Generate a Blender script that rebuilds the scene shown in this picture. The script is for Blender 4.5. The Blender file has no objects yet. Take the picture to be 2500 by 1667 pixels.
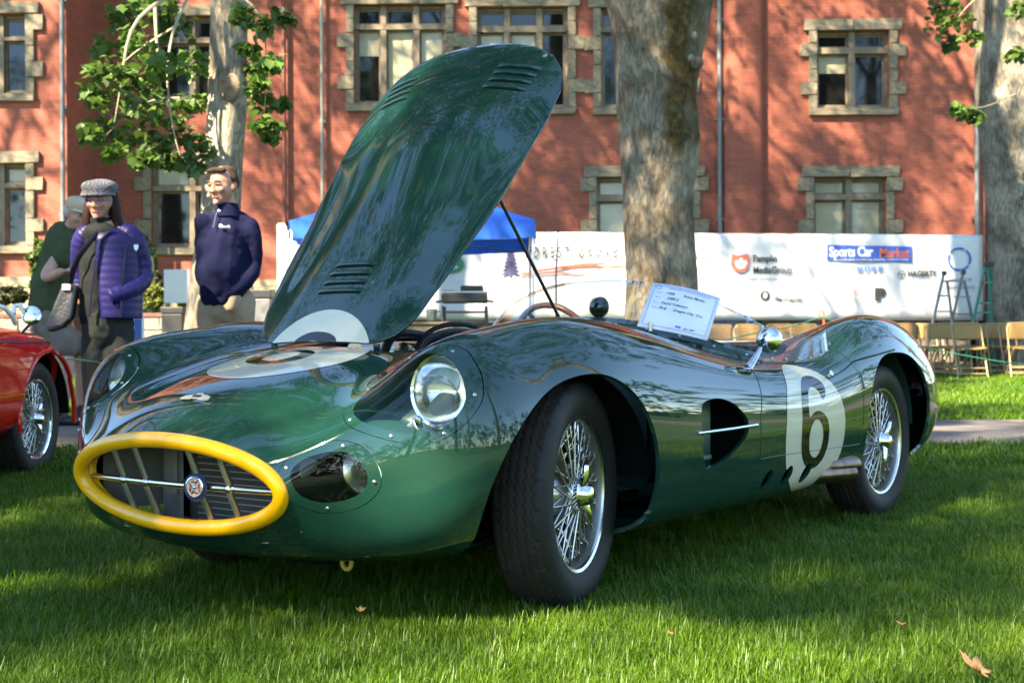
import bpy, bmesh, math, random
import numpy as np
from mathutils import Vector, Matrix
random.seed(7); rng=np.random.default_rng(11)
R=math.radians
scene=bpy.context.scene
col=scene.collection
# ------------------------------------------------------------------ camera, sky, sun, exposure
CH=.759; FPX=3307.; Y0=819.14; ROLL=R(-.2476)
cam_d=bpy.data.cameras.new('camera'); cam=bpy.data.objects.new('camera',cam_d); col.objects.link(cam); scene.camera=cam
cam_d.sensor_width=36; cam_d.lens=FPX/2500*36; cam_d.clip_end=2000; cam_d.clip_start=.05
pitch=math.atan((Y0-833.5)/FPX)
cam.matrix_world=Matrix.Translation((0,0,CH))@Matrix.Rotation(R(90)+pitch,4,'X')@Matrix.Rotation(-ROLL*-1,4,'Z')
cam_d.dof.use_dof=True; cam_d.dof.focus_distance=3.5; cam_d.dof.aperture_fstop=8
W=bpy.data.worlds.new('World'); scene.world=W; W.use_nodes=True
nt=W.node_tree; bg=nt.nodes['Background']
sky=nt.nodes.new('ShaderNodeTexSky'); sky.sky_type='NISHITA'; sky.sun_disc=False
SUN_EL,SUN_AZ=R(43),R(222)
sky.sun_elevation=SUN_EL; sky.sun_rotation=SUN_AZ; sky.air_density=.9; sky.dust_density=0; sky.ozone_density=6
nt.links.new(sky.outputs[0],bg.inputs[0]); bg.inputs[1].default_value=.115
sd=Vector((math.sin(SUN_AZ)*math.cos(SUN_EL),math.cos(SUN_AZ)*math.cos(SUN_EL),math.sin(SUN_EL)))
ld=bpy.data.lights.new('sun','SUN'); ld.energy=5.0; ld.angle=R(.53); ld.color=(1,.93,.82)
lo=bpy.data.objects.new('sun',ld); col.objects.link(lo); lo.rotation_euler=sd.to_track_quat('Z','Y').to_euler(); lo.location=sd*60
scene.view_settings.view_transform='Standard'; scene.view_settings.look='None'; scene.view_settings.gamma=1
scene.view_settings.use_curve_mapping=False; scene.view_settings.exposure=2.76
scene.view_settings.use_white_balance=True; scene.view_settings.white_balance_temperature=7800; scene.view_settings.white_balance_tint=8
scene.render.film_transparent=False
try:
    scene.cycles.max_bounces=10; scene.cycles.transparent_max_bounces=24; scene.cycles.use_denoising=True
    scene.cycles.sample_clamp_indirect=6
except Exception: pass
# ------------------------------------------------------------------ naming helpers
def tag(o,label=None,cat=None,group=None,kind=None):
    if label: o['label']=label
    if cat: o['category']=cat
    if group: o['group']=group
    if kind: o['kind']=kind
    return o
def thing(name,label,cat,loc=(0,0,0),rz=0,group=None):
    o=bpy.data.objects.new(name,None); col.objects.link(o); o.location=loc; o.rotation_euler=(0,0,rz); o.empty_display_size=.1
    return tag(o,label,cat,group)
def link(name,me,parent=None,loc=None,rot=None):
    o=bpy.data.objects.new(name,me); col.objects.link(o)
    if parent is not None: o.parent=parent
    if loc is not None: o.location=loc
    if rot is not None: o.rotation_euler=rot
    return o
def dup(root,loc=None,rz=None,label=None):
    def cp(o,par):
        c=o.copy(); col.objects.link(c)
        if par is not None: c.parent=par
        for ch in o.children: cp(ch,c)
        return c
    r=cp(root,None)
    if loc is not None: r.location=loc
    if rz is not None: r.rotation_euler=(0,0,rz)
    if label: r['label']=label
    return r
# ------------------------------------------------------------------ materials
MATS={}
def mat(name,color=(.5,.5,.5),rough=.6,metal=0,coat=0,spec=.5,var=0,vscale=8,bump=0,bscale=60,sheen=0,coords='Object',col2=None,trans=0,coatr=.03):
    m=bpy.data.materials.new(name); m.use_nodes=True; n=m.node_tree; b=n.nodes['Principled BSDF']
    b.inputs['Base Color'].default_value=(*color,1); b.inputs['Roughness'].default_value=rough; b.inputs['Metallic'].default_value=metal
    b.inputs['Coat Weight'].default_value=coat; b.inputs['Coat Roughness'].default_value=coatr; b.inputs['Specular IOR Level'].default_value=spec
    if sheen: b.inputs['Sheen Weight'].default_value=sheen
    tc=n.nodes.new('ShaderNodeTexCoord')
    if var or col2:
        nz=n.nodes.new('ShaderNodeTexNoise'); nz.inputs['Scale'].default_value=vscale; nz.inputs['Detail'].default_value=6
        n.links.new(tc.outputs[coords],nz.inputs['Vector'])
        rp=n.nodes.new('ShaderNodeValToRGB'); rp.color_ramp.elements[0].position=.3; rp.color_ramp.elements[1].position=.7
        c2=col2 or tuple(min(1,c*(1+var)) for c in color)
        c1=color if col2 else tuple(c*(1-var) for c in color)
        rp.color_ramp.elements[0].color=(*c1,1); rp.color_ramp.elements[1].color=(*c2,1)
        n.links.new(nz.outputs['Fac'],rp.inputs['Fac']); n.links.new(rp.outputs['Color'],b.inputs['Base Color'])
    if bump:
        n2=n.nodes.new('ShaderNodeTexNoise'); n2.inputs['Scale'].default_value=bscale; n2.inputs['Detail'].default_value=5
        n.links.new(tc.outputs[coords],n2.inputs['Vector'])
        bp=n.nodes.new('ShaderNodeBump'); bp.inputs['Strength'].default_value=min(1,bump); bp.inputs['Distance'].default_value=.01
        n.links.new(n2.outputs['Fac'],bp.inputs['Height']); n.links.new(bp.outputs['Normal'],b.inputs['Normal'])
    if trans:
        t=n.nodes.new('ShaderNodeBsdfTranslucent'); mx=n.nodes.new('ShaderNodeMixShader'); mx.inputs[0].default_value=trans
        t.inputs['Color'].default_value=(*[min(1,c*1.3) for c in color],1)
        src=b.inputs['Base Color'].links
        if src: n.links.new(src[0].from_socket,t.inputs['Color'])
        n.links.new(b.outputs[0],mx.inputs[1]); n.links.new(t.outputs[0],mx.inputs[2])
        n.links.new(mx.outputs[0],n.nodes['Material Output'].inputs['Surface'])
    MATS[name]=m
    return m
def glass_mat(name,tint=(.96,.97,.97),ior=1.45,rough=.015):
    m=bpy.data.materials.new(name); m.use_nodes=True; n=m.node_tree; n.nodes.remove(n.nodes['Principled BSDF'])
    t=n.nodes.new('ShaderNodeBsdfTransparent'); t.inputs[0].default_value=(*tint,1)
    g=n.nodes.new('ShaderNodeBsdfGlossy'); g.inputs['Roughness'].default_value=rough
    f=n.nodes.new('ShaderNodeFresnel'); f.inputs['IOR'].default_value=ior
    ge=n.nodes.new('ShaderNodeNewGeometry'); ma=n.nodes.new('ShaderNodeMath'); ma.operation='MULTIPLY_ADD'; ma.inputs[1].default_value=1/ior-ior; ma.inputs[2].default_value=ior; n.links.new(ge.outputs['Backfacing'],ma.inputs[0]); n.links.new(ma.outputs[0],f.inputs['IOR'])
    mx=n.nodes.new('ShaderNodeMixShader'); n.links.new(f.outputs[0],mx.inputs[0]); n.links.new(t.outputs[0],mx.inputs[1]); n.links.new(g.outputs[0],mx.inputs[2])
    n.links.new(mx.outputs[0],n.nodes['Material Output'].inputs['Surface']); MATS[name]=m
    return m
# ------------------------------------------------------------------ mesh builder
class MB:
    def __init__(s): s.v=[]; s.f=[]; s.mi=[]
    def add(s,V,F,mi=0):
        o=len(s.v); s.v.extend([tuple(map(float,p)) for p in V]); s.f.extend([tuple(int(i)+o for i in f) for f in F]); s.mi.extend([mi]*len(F)); return s
    def box(s,c,d,M=None,mi=0):
        x,y,z=[k/2 for k in d]
        V=[Vector(p) for p in ((-x,-y,-z),(x,-y,-z),(x,y,-z),(-x,y,-z),(-x,-y,z),(x,-y,z),(x,y,z),(-x,y,z))]
        if M is not None: V=[M@p for p in V]
        V=[p+Vector(c) for p in V]
        return s.add(V,[(0,3,2,1),(4,5,6,7),(0,1,5,4),(1,2,6,5),(2,3,7,6),(3,0,4,7)],mi)
    def tube(s,pts,r,n=8,cap=True,mi=0,sy=1.0,closed=False):
        pts=[Vector(p) for p in pts]; m=len(pts); rs=r if isinstance(r,(list,tuple)) else [r]*m
        V=[];up=None
        for i,p in enumerate(pts):
            if closed: t=pts[(i+1)%m]-pts[i-1]
            else: t=(pts[min(i+1,m-1)]-pts[max(i-1,0)])
            t.normalize()
            if up is None:
                up=Vector((0,0,1)) if abs(t.z)<.9 else Vector((1,0,0))
            a=up-t*up.dot(t)
            if a.length<1e-5: a=t.orthogonal()
            a.normalize(); up=a; b=t.cross(a)
            for k in range(n):
                w=2*math.pi*k/n; V.append(p+(a*math.cos(w)*sy+b*math.sin(w))*rs[i])
        F=[]
        for i in range(m if closed else m-1):
            for k in range(n):
                j=(i+1)%m
                F.append((i*n+k,i*n+(k+1)%n,j*n+(k+1)%n,j*n+k))
        if cap and not closed: F.append(tuple(range(n-1,-1,-1))); F.append(tuple((m-1)*n+k for k in range(n)))
        return s.add(V,F,mi)
    def lathe(s,prof,n=32,M=None,mi=0,close=False):
        # profile [(r,h)] about local z
        V=[];F=[];m=len(prof)
        for r,h in prof:
            for k in range(n):
                w=2*math.pi*k/n; p=Vector((r*math.cos(w),r*math.sin(w),h)); V.append(M@p if M is not None else p)
        for i in range(m if close else m-1):
            j=(i+1)%m
            for k in range(n): F.append((i*n+k,i*n+(k+1)%n,j*n+(k+1)%n,j*n+k))
        return s.add(V,F,mi)
    def ell(s,c,r,n=16,m=10,M=None,mi=0):
        V=[];F=[];c=Vector(c)
        for i in range(m+1):
            t=math.pi*i/m
            for k in range(n):
                w=2*math.pi*k/n; p=Vector((r[0]*math.sin(t)*math.cos(w),r[1]*math.sin(t)*math.sin(w),r[2]*math.cos(t))); V.append(c+(M@p if M is not None else p))
        for i in range(m):
            for k in range(n): F.append((i*n+k,(i+1)*n+k,(i+1)*n+(k+1)%n,i*n+(k+1)%n))
        return s.add(V,F,mi)
    def prism(s,poly,h,M=None,mi=0,h0=0):
        n=len(poly); V=[Vector((x,y,h0)) for x,y in poly]+[Vector((x,y,h)) for x,y in poly]
        if M is not None: V=[M@p for p in V]
        F=[tuple(range(n-1,-1,-1)),tuple(range(n,2*n))]+[(i,(i+1)%n,n+(i+1)%n,n+i) for i in range(n)]
        return s.add(V,F,mi)
    def grid(s,P,mi=0,cu=False,cv=False):
        P=np.asarray(P); nu,nv=P.shape[:2]; F=[]
        for i in range(nu if cu else nu-1):
            for j in range(nv if cv else nv-1):
                a=(i+1)%nu;b=(j+1)%nv; F.append((i*nv+j,a*nv+j,a*nv+b,i*nv+b))
        return s.add(P.reshape(-1,3),F,mi)
    def mesh(s,name,mats,smooth=40):
        me=bpy.data.meshes.new(name); me.from_pydata(s.v,[],s.f)
        for m in (mats if isinstance(mats,(list,tuple)) else [mats]): me.materials.append(m)
        if any(s.mi): me.polygons.foreach_set('material_index',s.mi)
        if smooth:
            me.shade_smooth(); me.set_sharp_from_angle(angle=R(smooth))
        me.update(); return me
    def build(s,name,mats,parent=None,smooth=40,loc=None,rot=None):
        return link(name,s.mesh(name,mats,smooth),parent,loc,rot)
def bevel(o,w=.01,seg=2):
    b=o.modifiers.new('bevel','BEVEL'); b.width=w; b.segments=seg; b.limit_method='ANGLE'; return o
def arr_mesh(name,V,F,mats,N=None,smooth=True):
    # numpy triangles/quads, optional vertex normals
    me=bpy.data.meshes.new(name); k=F.shape[1]
    me.vertices.add(len(V)); me.vertices.foreach_set('co',np.ascontiguousarray(V,dtype=np.float32).ravel())
    me.loops.add(F.size); me.loops.foreach_set('vertex_index',np.ascontiguousarray(F,dtype=np.int32).ravel())
    me.polygons.add(len(F)); me.polygons.foreach_set('loop_start',np.arange(0,F.size,k,dtype=np.int32)); me.polygons.foreach_set('loop_total',np.full(len(F),k,dtype=np.int32))
    me.update(calc_edges=True)
    for m in (mats if isinstance(mats,(list,tuple)) else [mats]): me.materials.append(m)
    if smooth: me.shade_smooth()
    if N is not None: me.normals_split_custom_set_from_vertices([tuple(n) for n in N])
    return me
_fc=None
def text_mesh(txt,size,material,parent,M,name='lettering',align='CENTER',shear=0,spacing=1,ext=.0006,bold=0,sx=1):
    c=bpy.data.curves.new('txt','FONT'); c.body=txt; c.size=size; c.align_x=align; c.align_y='CENTER'; c.shear=shear; c.space_character=spacing; c.extrude=ext; c.resolution_u=3
    if bold: c.offset=bold
    t=bpy.data.objects.new('txt',c); col.objects.link(t); bpy.context.view_layer.update()
    me=bpy.data.meshes.new_from_object(t.evaluated_get(bpy.context.evaluated_depsgraph_get())); bpy.data.objects.remove(t); bpy.data.curves.remove(c)
    me.materials.clear(); me.materials.append(material)
    if sx!=1: me.transform(Matrix.Diagonal((sx,1,1,1)))
    me.transform(M); me.name=name
    return link(name,me,parent)
def px(x,y,d):
    # point of the world seen at photograph pixel (x,y) at distance d along y
    dx,dy=x-1250,y-833.5; c,s=math.cos(-ROLL),math.sin(-ROLL)
    X=1250+c*dx-s*dy; Y=833.5+s*dx+c*dy
    return ((X-1250)/FPX*d, d, CH-(Y-Y0)/FPX*d)
def gz(y):
    # height of the lawn: level round the cars, rising a little to the path and the chairs
    if y<6.2: return 0
    if y<9.2:
        t=(y-6.2)/3; return .09*t*t*(3-2*t)
    return .09+.03*min(1,(y-9.2)/10)
# palette
M_paint=mat('racing green paint',(.0055,.036,.025),.4,0,1,.0,coatr=.030)
M_chrome=mat('chrome',(.82,.82,.82),.05,1)
M_alu=mat('polished aluminium',(.62,.60,.56),.22,1)
M_steel=mat('dull steel',(.42,.41,.38),.38,1,var=.2)
M_rubber=mat('tyre rubber',(.013,.0115,.0105),.62,var=.25,vscale=20,spec=.35)
M_tread=mat('worn tyre tread',(.030,.022,.017),.8,var=.25,vscale=25,spec=.25)
M_black=mat('satin black',(.012,.012,.012),.45)
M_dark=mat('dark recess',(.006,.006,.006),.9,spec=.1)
for _m in (M_paint,): _m.node_tree.nodes['Principled BSDF'].inputs['Coat IOR'].default_value=1.6
M_cream=mat('cream number paint',(.62,.55,.40),.4,0,1,.0,coatr=.012)
M_num=mat('black number paint',(.008,.007,.006),.4,0,1,.0,coatr=.012)
M_yellow=mat('yellow nose paint',(.86,.40,.009),.4,0,.8,.2,coatr=.03)
M_glass=glass_mat('perspex',(.93,.95,.95),1.45,.01)
M_screw=mat('screw heads',(.6,.58,.5),.3,1)

def nspline(t,P,tt):
    # natural cubic spline through P(n,k) at t, evaluated at tt
    t=np.asarray(t,float);P=np.asarray(P,float);n=len(t)
    h=np.diff(t);A=np.zeros((n,n));B=np.zeros(P.shape)
    A[0,0]=1;A[-1,-1]=1
    for i in range(1,n-1):
        A[i,i-1]=h[i-1];A[i,i]=2*(h[i-1]+h[i]);A[i,i+1]=h[i]
        B[i]=6*((P[i+1]-P[i])/h[i]-(P[i]-P[i-1])/h[i-1])
    Mm=np.linalg.solve(A,B)
    k=np.clip(np.searchsorted(t,tt)-1,0,n-2)
    a=(t[k+1]-tt)/h[k];b=(tt-t[k])/h[k]
    hh=(h[k]**2)[:,None]/6
    a=a[:,None];b=b[:,None]
    return a*P[k]+b*P[k+1]+((a**3-a)*Mm[k]+(b**3-b)*Mm[k+1])*hh
# control lines, from top centre line round to the bottom centre line; 13 stations nose -> tail
BODY=[
 [(0.861,0,0.516),(0.75,0,0.594),(0.55,0,0.672),(0.29,0,0.728),(0,0,0.755),(-0.4,0,0.785),(-0.9,0,0.802),(-1.35,0,0.7),(-1.7,0,0.7),(-2.15,0,0.73),(-2.6,0,0.72),(-3.02,0,0.63),(-3.3,0,0.45)],
 [(0.8561,0.1668,0.5044),(0.735,0.2,0.586),(0.545,0.2,0.665),(0.29,0.2,0.72),(0,0.2,0.748),(-0.4,0.2,0.777),(-0.9,0.22,0.795),(-1.35,0.25,0.7),(-1.7,0.25,0.7),(-2.15,0.22,0.735),(-2.6,0.22,0.72),(-3,0.2,0.63),(-3.29,0.17,0.45)],
 [(0.845,0.2899,0.4768),(0.72,0.36,0.558),(0.54,0.36,0.635),(0.28,0.36,0.695),(0,0.36,0.728),(-0.4,0.38,0.755),(-0.9,0.42,0.762),(-1.35,0.45,0.68),(-1.7,0.4,0.695),(-2.15,0.38,0.745),(-2.6,0.37,0.73),(-3,0.34,0.63),(-3.28,0.28,0.46)],
 [(0.8343,0.3586,0.447),(0.72,0.46,0.55),(0.54,0.47,0.655),(0.28,0.48,0.735),(0,0.48,0.775),(-0.4,0.5,0.768),(-0.9,0.53,0.728),(-1.35,0.56,0.675),(-1.7,0.5,0.71),(-2.15,0.49,0.79),(-2.6,0.48,0.775),(-3,0.43,0.65),(-3.27,0.33,0.47)],
 [(0.826,0.3921,0.4212),(0.71,0.53,0.54),(0.54,0.58,0.708),(0.28,0.59,0.782),(0,0.6,0.811),(-0.4,0.61,0.787),(-0.9,0.64,0.7),(-1.35,0.66,0.66),(-1.7,0.62,0.72),(-2.15,0.61,0.83),(-2.6,0.6,0.81),(-3,0.52,0.665),(-3.25,0.37,0.475)],
 [(0.8193,0.4069,0.3983),(0.69,0.57,0.515),(0.53,0.68,0.682),(0.27,0.69,0.742),(0,0.7,0.768),(-0.4,0.71,0.735),(-0.9,0.72,0.655),(-1.35,0.73,0.63),(-1.7,0.715,0.69),(-2.15,0.7,0.79),(-2.6,0.69,0.775),(-2.98,0.6,0.635),(-3.22,0.41,0.475)],
 [(0.8144,0.4099,0.3797),(0.665,0.615,0.465),(0.48,0.75,0.585),(0.25,0.775,0.62),(0,0.785,0.645),(-0.4,0.785,0.61),(-0.9,0.775,0.575),(-1.35,0.78,0.56),(-1.7,0.785,0.6),(-2.15,0.79,0.66),(-2.58,0.77,0.64),(-2.95,0.67,0.55),(-3.2,0.43,0.46)],
 [(0.8095,0.4038,0.3587),(0.655,0.622,0.39),(0.46,0.772,0.44),(0.24,0.795,0.46),(0,0.8,0.47),(-0.4,0.8,0.46),(-0.9,0.79,0.45),(-1.35,0.795,0.44),(-1.7,0.8,0.46),(-2.15,0.8,0.48),(-2.58,0.79,0.47),(-2.95,0.69,0.45),(-3.2,0.44,0.42)],
 [(0.8028,0.3716,0.3254),(0.662,0.602,0.31),(0.46,0.735,0.31),(0.25,0.765,0.3),(0,0.78,0.3),(-0.4,0.785,0.31),(-0.9,0.775,0.31),(-1.35,0.775,0.31),(-1.7,0.78,0.32),(-2.15,0.78,0.33),(-2.57,0.77,0.33),(-2.93,0.66,0.33),(-3.18,0.41,0.36)],
 [(0.7968,0.2848,0.2856),(0.672,0.525,0.238),(0.475,0.635,0.21),(0.25,0.68,0.19),(0,0.7,0.185),(-0.4,0.71,0.185),(-0.9,0.71,0.185),(-1.35,0.71,0.19),(-1.7,0.71,0.2),(-2.15,0.7,0.21),(-2.55,0.69,0.22),(-2.9,0.57,0.25),(-3.16,0.36,0.31)],
 [(0.7938,0.1536,0.2578),(0.7,0.3,0.205),(0.52,0.36,0.18),(0.25,0.4,0.165),(0,0.4,0.16),(-0.4,0.4,0.16),(-0.9,0.4,0.16),(-1.35,0.4,0.16),(-1.7,0.4,0.165),(-2.15,0.4,0.18),(-2.55,0.4,0.2),(-2.9,0.34,0.22),(-3.18,0.22,0.28)],
 [(0.793,0,0.248),(0.715,0,0.195),(0.52,0,0.17),(0.25,0,0.16),(0,0,0.155),(-0.4,0,0.155),(-0.9,0,0.155),(-1.35,0,0.155),(-1.7,0,0.16),(-2.15,0,0.175),(-2.55,0,0.195),(-2.9,0,0.21),(-3.2,0,0.27)]]
UST=np.array([0,.14,.36,.63,.92,1.32,1.82,2.27,2.62,3.07,3.51,3.93,4.22])
def bspl_rows(C,nv):
    n=C.shape[1];t=np.arange(nv)*n/nv;k=t.astype(int);f=(t-k)[None,:,None]
    g=lambda o:C[:,(k+o)%n]
    return ((1-f)**3*g(-1)+(3*f**3-6*f**2+4)*g(0)+(-3*f**3+3*f**2+3*f+1)*g(1)+f**3*g(2))/6
def body_grid(NU=300,NV=352):
    uu=np.linspace(0,UST[-1],NU)
    half=np.stack([nspline(UST,np.array(l),uu) for l in BODY],1)   # NU,12,3
    mir=half[:,1:-1][:,::-1]*np.array([1,-1,1])
    P=np.concatenate([half,mir],1)    # NU,22,3
    C=P.copy()
    for _ in range(2):
        B=(np.roll(C,1,1)+4*C+np.roll(C,-1,1))/6
        C=C+.85*(P-B)
    return bspl_rows(C,NV)
def grid_normals(G):
    du=np.gradient(G,axis=0);dv=(np.roll(G,-1,1)-np.roll(G,1,1))
    n=np.cross(dv,du);n/=np.linalg.norm(n,axis=2,keepdims=True)+1e-12
    return n
M_ventgreen=mat('vent panel green',(.012,.06,.042),.4,0,.4)
M_bar=mat('brushed grille bar',(.36,.345,.28),.34,.8)
M_edge=mat('perspex edge',(.10,.11,.11),.3)
M_reflector2=mat('fog lamp reflector',(.86,.86,.82),.16,1)
M_bucket=mat('lamp bowl paint',(.008,.05,.034),.35,0,.3)
M_reflector=mat('lamp reflector',(.88,.88,.86),.09,1)
M_lens=glass_mat('lamp lens',(.97,.97,.97),1.5,.06)
_f=[k for k in M_lens.node_tree.nodes if k.type=='FRESNEL'][0]; _m=[k for k in M_lens.node_tree.nodes if k.type=='MIX_SHADER'][0]; _a=M_lens.node_tree.nodes.new('ShaderNodeMath'); _a.operation='ADD'; _a.inputs[1].default_value=.10; _a.use_clamp=True; M_lens.node_tree.links.new(_f.outputs[0],_a.inputs[0]); M_lens.node_tree.links.new(_a.outputs[0],_m.inputs[0])
M_lens2=glass_mat('small lens',(.97,.96,.93),1.5,.02)
_n=M_lens.node_tree; _tc=_n.nodes.new('ShaderNodeTexCoord'); _w=_n.nodes.new('ShaderNodeTexWave'); _w.bands_direction='Y'; _w.inputs['Scale'].default_value=64; _w.inputs['Distortion'].default_value=.6; _n.links.new(_tc.outputs['Object'],_w.inputs['Vector'])
_b=_n.nodes.new('ShaderNodeBump'); _b.inputs['Strength'].default_value=.6; _b.inputs['Distance'].default_value=.003; _n.links.new(_w.outputs['Fac'],_b.inputs['Height'])
for _k in _n.nodes:
    if _k.type in ('BSDF_GLOSSY','FRESNEL'): _n.links.new(_b.outputs[0],_k.inputs['Normal'])
M_innergreen=mat('inner green',(.010,.05,.035),.5)
M_badgeblue=mat('badge enamel blue',(.008,.02,.09),.25,0,.6)
M_badge=mat('badge enamel grey',(.42,.42,.36),.35,.3,var=.6,vscale=70)
M_badgered=mat('badge enamel red',(.26,.05,.04),.35)
M_radcore=mat('radiator core',(.09,.08,.07),.6,.1)
M_fin=mat('radiator fins',(.5,.47,.43),.45,.3)
M_alu2=mat('duct aluminium',(.30,.285,.26),.4,.2,var=.25,vscale=12)
M_duct=mat('duct sheet',(.20,.185,.16),.55,.1)
M_paintgloss=mat('mirror shell green',(.006,.03,.022),.2,.3,1)
M_wood=mat('steering wheel wood',(.16,.06,.022),.3,0,.5,var=.4,vscale=40)
M_leather=mat('black leather',(.02,.018,.017),.5)
M_exhaust=mat('burnt exhaust steel',(.22,.15,.12),.3,1,var=.4,vscale=14)
M_yellow2=mat('yellow tow eye',(.55,.36,.06),.5)
M_brake=mat('brake drum',(.20,.18,.15),.35,.9)
M_rimpaint=mat('silver rim',(.60,.58,.54),.25,1)
M_barrel=mat('rim well grey',(.30,.285,.26),.42,.85)
SCREW=MB().lathe([(.0048,-.001),(.0048,.0012),(.0035,.0022),(.001,.0025)],10).mesh('screw',M_screw,50)
# ------------------------------------------------------------------ SETTING: lawn, path, terrace, building
def node_mat(name):
    m=bpy.data.materials.new(name); m.use_nodes=True; return m,m.node_tree,m.node_tree.nodes['Principled BSDF']
def ramp(n,stops):
    r=n.nodes.new('ShaderNodeValToRGB'); e=r.color_ramp.elements
    while len(e)<len(stops): e.new(.5)
    for k,(p,c) in enumerate(stops): e[k].position=p; e[k].color=(*c,1)
    return r
def brick_mat():
    m,n,b=node_mat('red brick'); tc=n.nodes.new('ShaderNodeTexCoord'); sx=n.nodes.new('ShaderNodeSeparateXYZ'); cb=n.nodes.new('ShaderNodeCombineXYZ'); ad=n.nodes.new('ShaderNodeMath')
    n.links.new(tc.outputs['Object'],sx.inputs[0]); n.links.new(sx.outputs[0],ad.inputs[0]); n.links.new(sx.outputs[1],ad.inputs[1]); n.links.new(ad.outputs[0],cb.inputs[0]); n.links.new(sx.outputs[2],cb.inputs[1])
    br=n.nodes.new('ShaderNodeTexBrick'); br.inputs['Scale'].default_value=1; br.inputs['Brick Width'].default_value=.215; br.inputs['Row Height'].default_value=.075; br.inputs['Mortar Size'].default_value=.006; br.inputs['Bias'].default_value=-.2
    br.inputs['Color1'].default_value=(.35,.096,.057,1); br.inputs['Color2'].default_value=(.265,.069,.042,1); br.inputs['Mortar'].default_value=(.21,.07,.048,1)
    n.links.new(cb.outputs[0],br.inputs['Vector'])
    nz=n.nodes.new('ShaderNodeTexNoise'); nz.inputs['Scale'].default_value=.7; nz.inputs['Detail'].default_value=8; n.links.new(tc.outputs['Object'],nz.inputs['Vector'])
    mx=n.nodes.new('ShaderNodeMixRGB'); mx.blend_type='MULTIPLY'; mx.inputs[0].default_value=.55
    rp=ramp(n,[(.3,(.72,.68,.66)),(.7,(1.12,1.1,1.08))]); n.links.new(nz.outputs['Fac'],rp.inputs[0]); n.links.new(br.outputs['Color'],mx.inputs[1]); n.links.new(rp.outputs[0],mx.inputs[2]); n.links.new(mx.outputs[0],b.inputs['Base Color'])
    bp=n.nodes.new('ShaderNodeBump'); bp.inputs['Strength'].default_value=.25; bp.inputs['Distance'].default_value=.005; bp.invert=True; n.links.new(br.outputs['Fac'],bp.inputs['Height']); n.links.new(bp.outputs[0],b.inputs['Normal']); b.inputs['Roughness'].default_value=.85
    return m
def ground_mat():
    m,n,b=node_mat('lawn soil and thatch'); tc=n.nodes.new('ShaderNodeTexCoord'); nz=n.nodes.new('ShaderNodeTexNoise'); nz.inputs['Scale'].default_value=1.3; nz.inputs['Detail'].default_value=10; n.links.new(tc.outputs['Object'],nz.inputs['Vector'])
    n2=n.nodes.new('ShaderNodeTexNoise'); n2.inputs['Scale'].default_value=60; n2.inputs['Detail'].default_value=6; n.links.new(tc.outputs['Object'],n2.inputs['Vector'])
    r=ramp(n,[(.3,(.030,.065,.010)),(.55,(.045,.10,.014)),(.75,(.075,.13,.02))]); mi=n.nodes.new('ShaderNodeMath'); mi.operation='MULTIPLY_ADD'; mi.inputs[1].default_value=.5; n.links.new(n2.outputs[0],mi.inputs[0]); 
    m2=n.nodes.new('ShaderNodeMath'); m2.operation='MULTIPLY'; m2.inputs[1].default_value=.5; n.links.new(nz.outputs[0],m2.inputs[0]); n.links.new(m2.outputs[0],mi.inputs[2]); n.links.new(mi.outputs[0],r.inputs[0]); n.links.new(r.outputs[0],b.inputs['Base Color']); b.inputs['Roughness'].default_value=.9
    bp=n.nodes.new('ShaderNodeBump'); bp.inputs['Distance'].default_value=.03; n.links.new(n2.outputs[0],bp.inputs['Height']); n.links.new(bp.outputs[0],b.inputs['Normal'])
    return m
M_ground=ground_mat(); M_brick=brick_mat()
M_sand=mat('sandstone trim',(.205,.165,.11),.85,var=.35,vscale=5,bump=.7,bscale=9)
M_stone2=mat('rough base stone',(.30,.25,.165),.9,var=.45,vscale=3,bump=.9,bscale=7)
M_wallstone=mat('grey wall block',(.20,.175,.145),.9,var=.4,vscale=4,bump=.8,bscale=9)
M_mullion=mat('brown timber mullion',(.20,.15,.098),.7,var=.25,vscale=6)
M_pane=mat('dark window glass',(.008,.009,.008),.03,spec=.45)
M_blind=mat('cream blind behind glass',(.40,.35,.22),.6,0,.6,var=.12,vscale=2,coatr=.02)
M_pipe=mat('grey downpipe',(.16,.165,.16),.5,.3)
M_pipe2=mat('pale downpipe',(.30,.30,.25),.6)
M_pipe3=mat('red brown downpipe',(.17,.05,.035),.6)
M_path=mat('concrete path',(.105,.092,.083),.9,var=.25,vscale=2.5,bump=.4,bscale=120)
M_hedge=mat('hedge leaves',(.07,.13,.025),.6,var=.45,vscale=3,trans=.3)
M_leafA=mat('maple leaves',(.075,.140,.025),.45,var=.6,vscale=1.2,trans=.35,spec=.4)
M_leafB=mat('canopy leaves',(.040,.085,.018),.5,var=.5,vscale=.6,trans=.35)
M_twig=mat('pale twigs',(.30,.25,.16),.8)
# the lawn: one sheet out to the horizon, with the slope up to the path and the terrace step
TER=1.15; TY=22.35
ys=[-400,-80,-20,-5,0,2,4,5,6]+[6.2+.3*k for k in range(1,11)]+[10,13,16,19,22.2]
ys2=[TY+.15,30,45,120,400]
mb=MB(); xs=[-400,-60,-20,-10,-5,0,5,10,20,60,400]
P=[[(x,y,gz(y)) for x in xs] for y in ys]+[[(x,y,gz(22.2)) for x in xs] for y in (TY+.14,)]+[[(x,y,TER-.02) for x in xs] for y in ys2]
mb.grid(np.array(P)); lawn=mb.build('lawn',M_ground,None,60); tag(lawn,kind='structure')
mb=MB()
P=[]
for y in np.linspace(8.32,10.28,9): P.append([(x,y+.004*x,gz(y)+.012) for x in (-40,-12,-6,-3,0,3,6,12,40)])
mb.grid(np.array(P)); 
for e,o in ((0,.05),(-1,-.05)):
    P2_=np.array([P[e],[(x,y+ (-o),z-.03) for x,y,z in P[e]]]); mb.grid(P2_)
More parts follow.
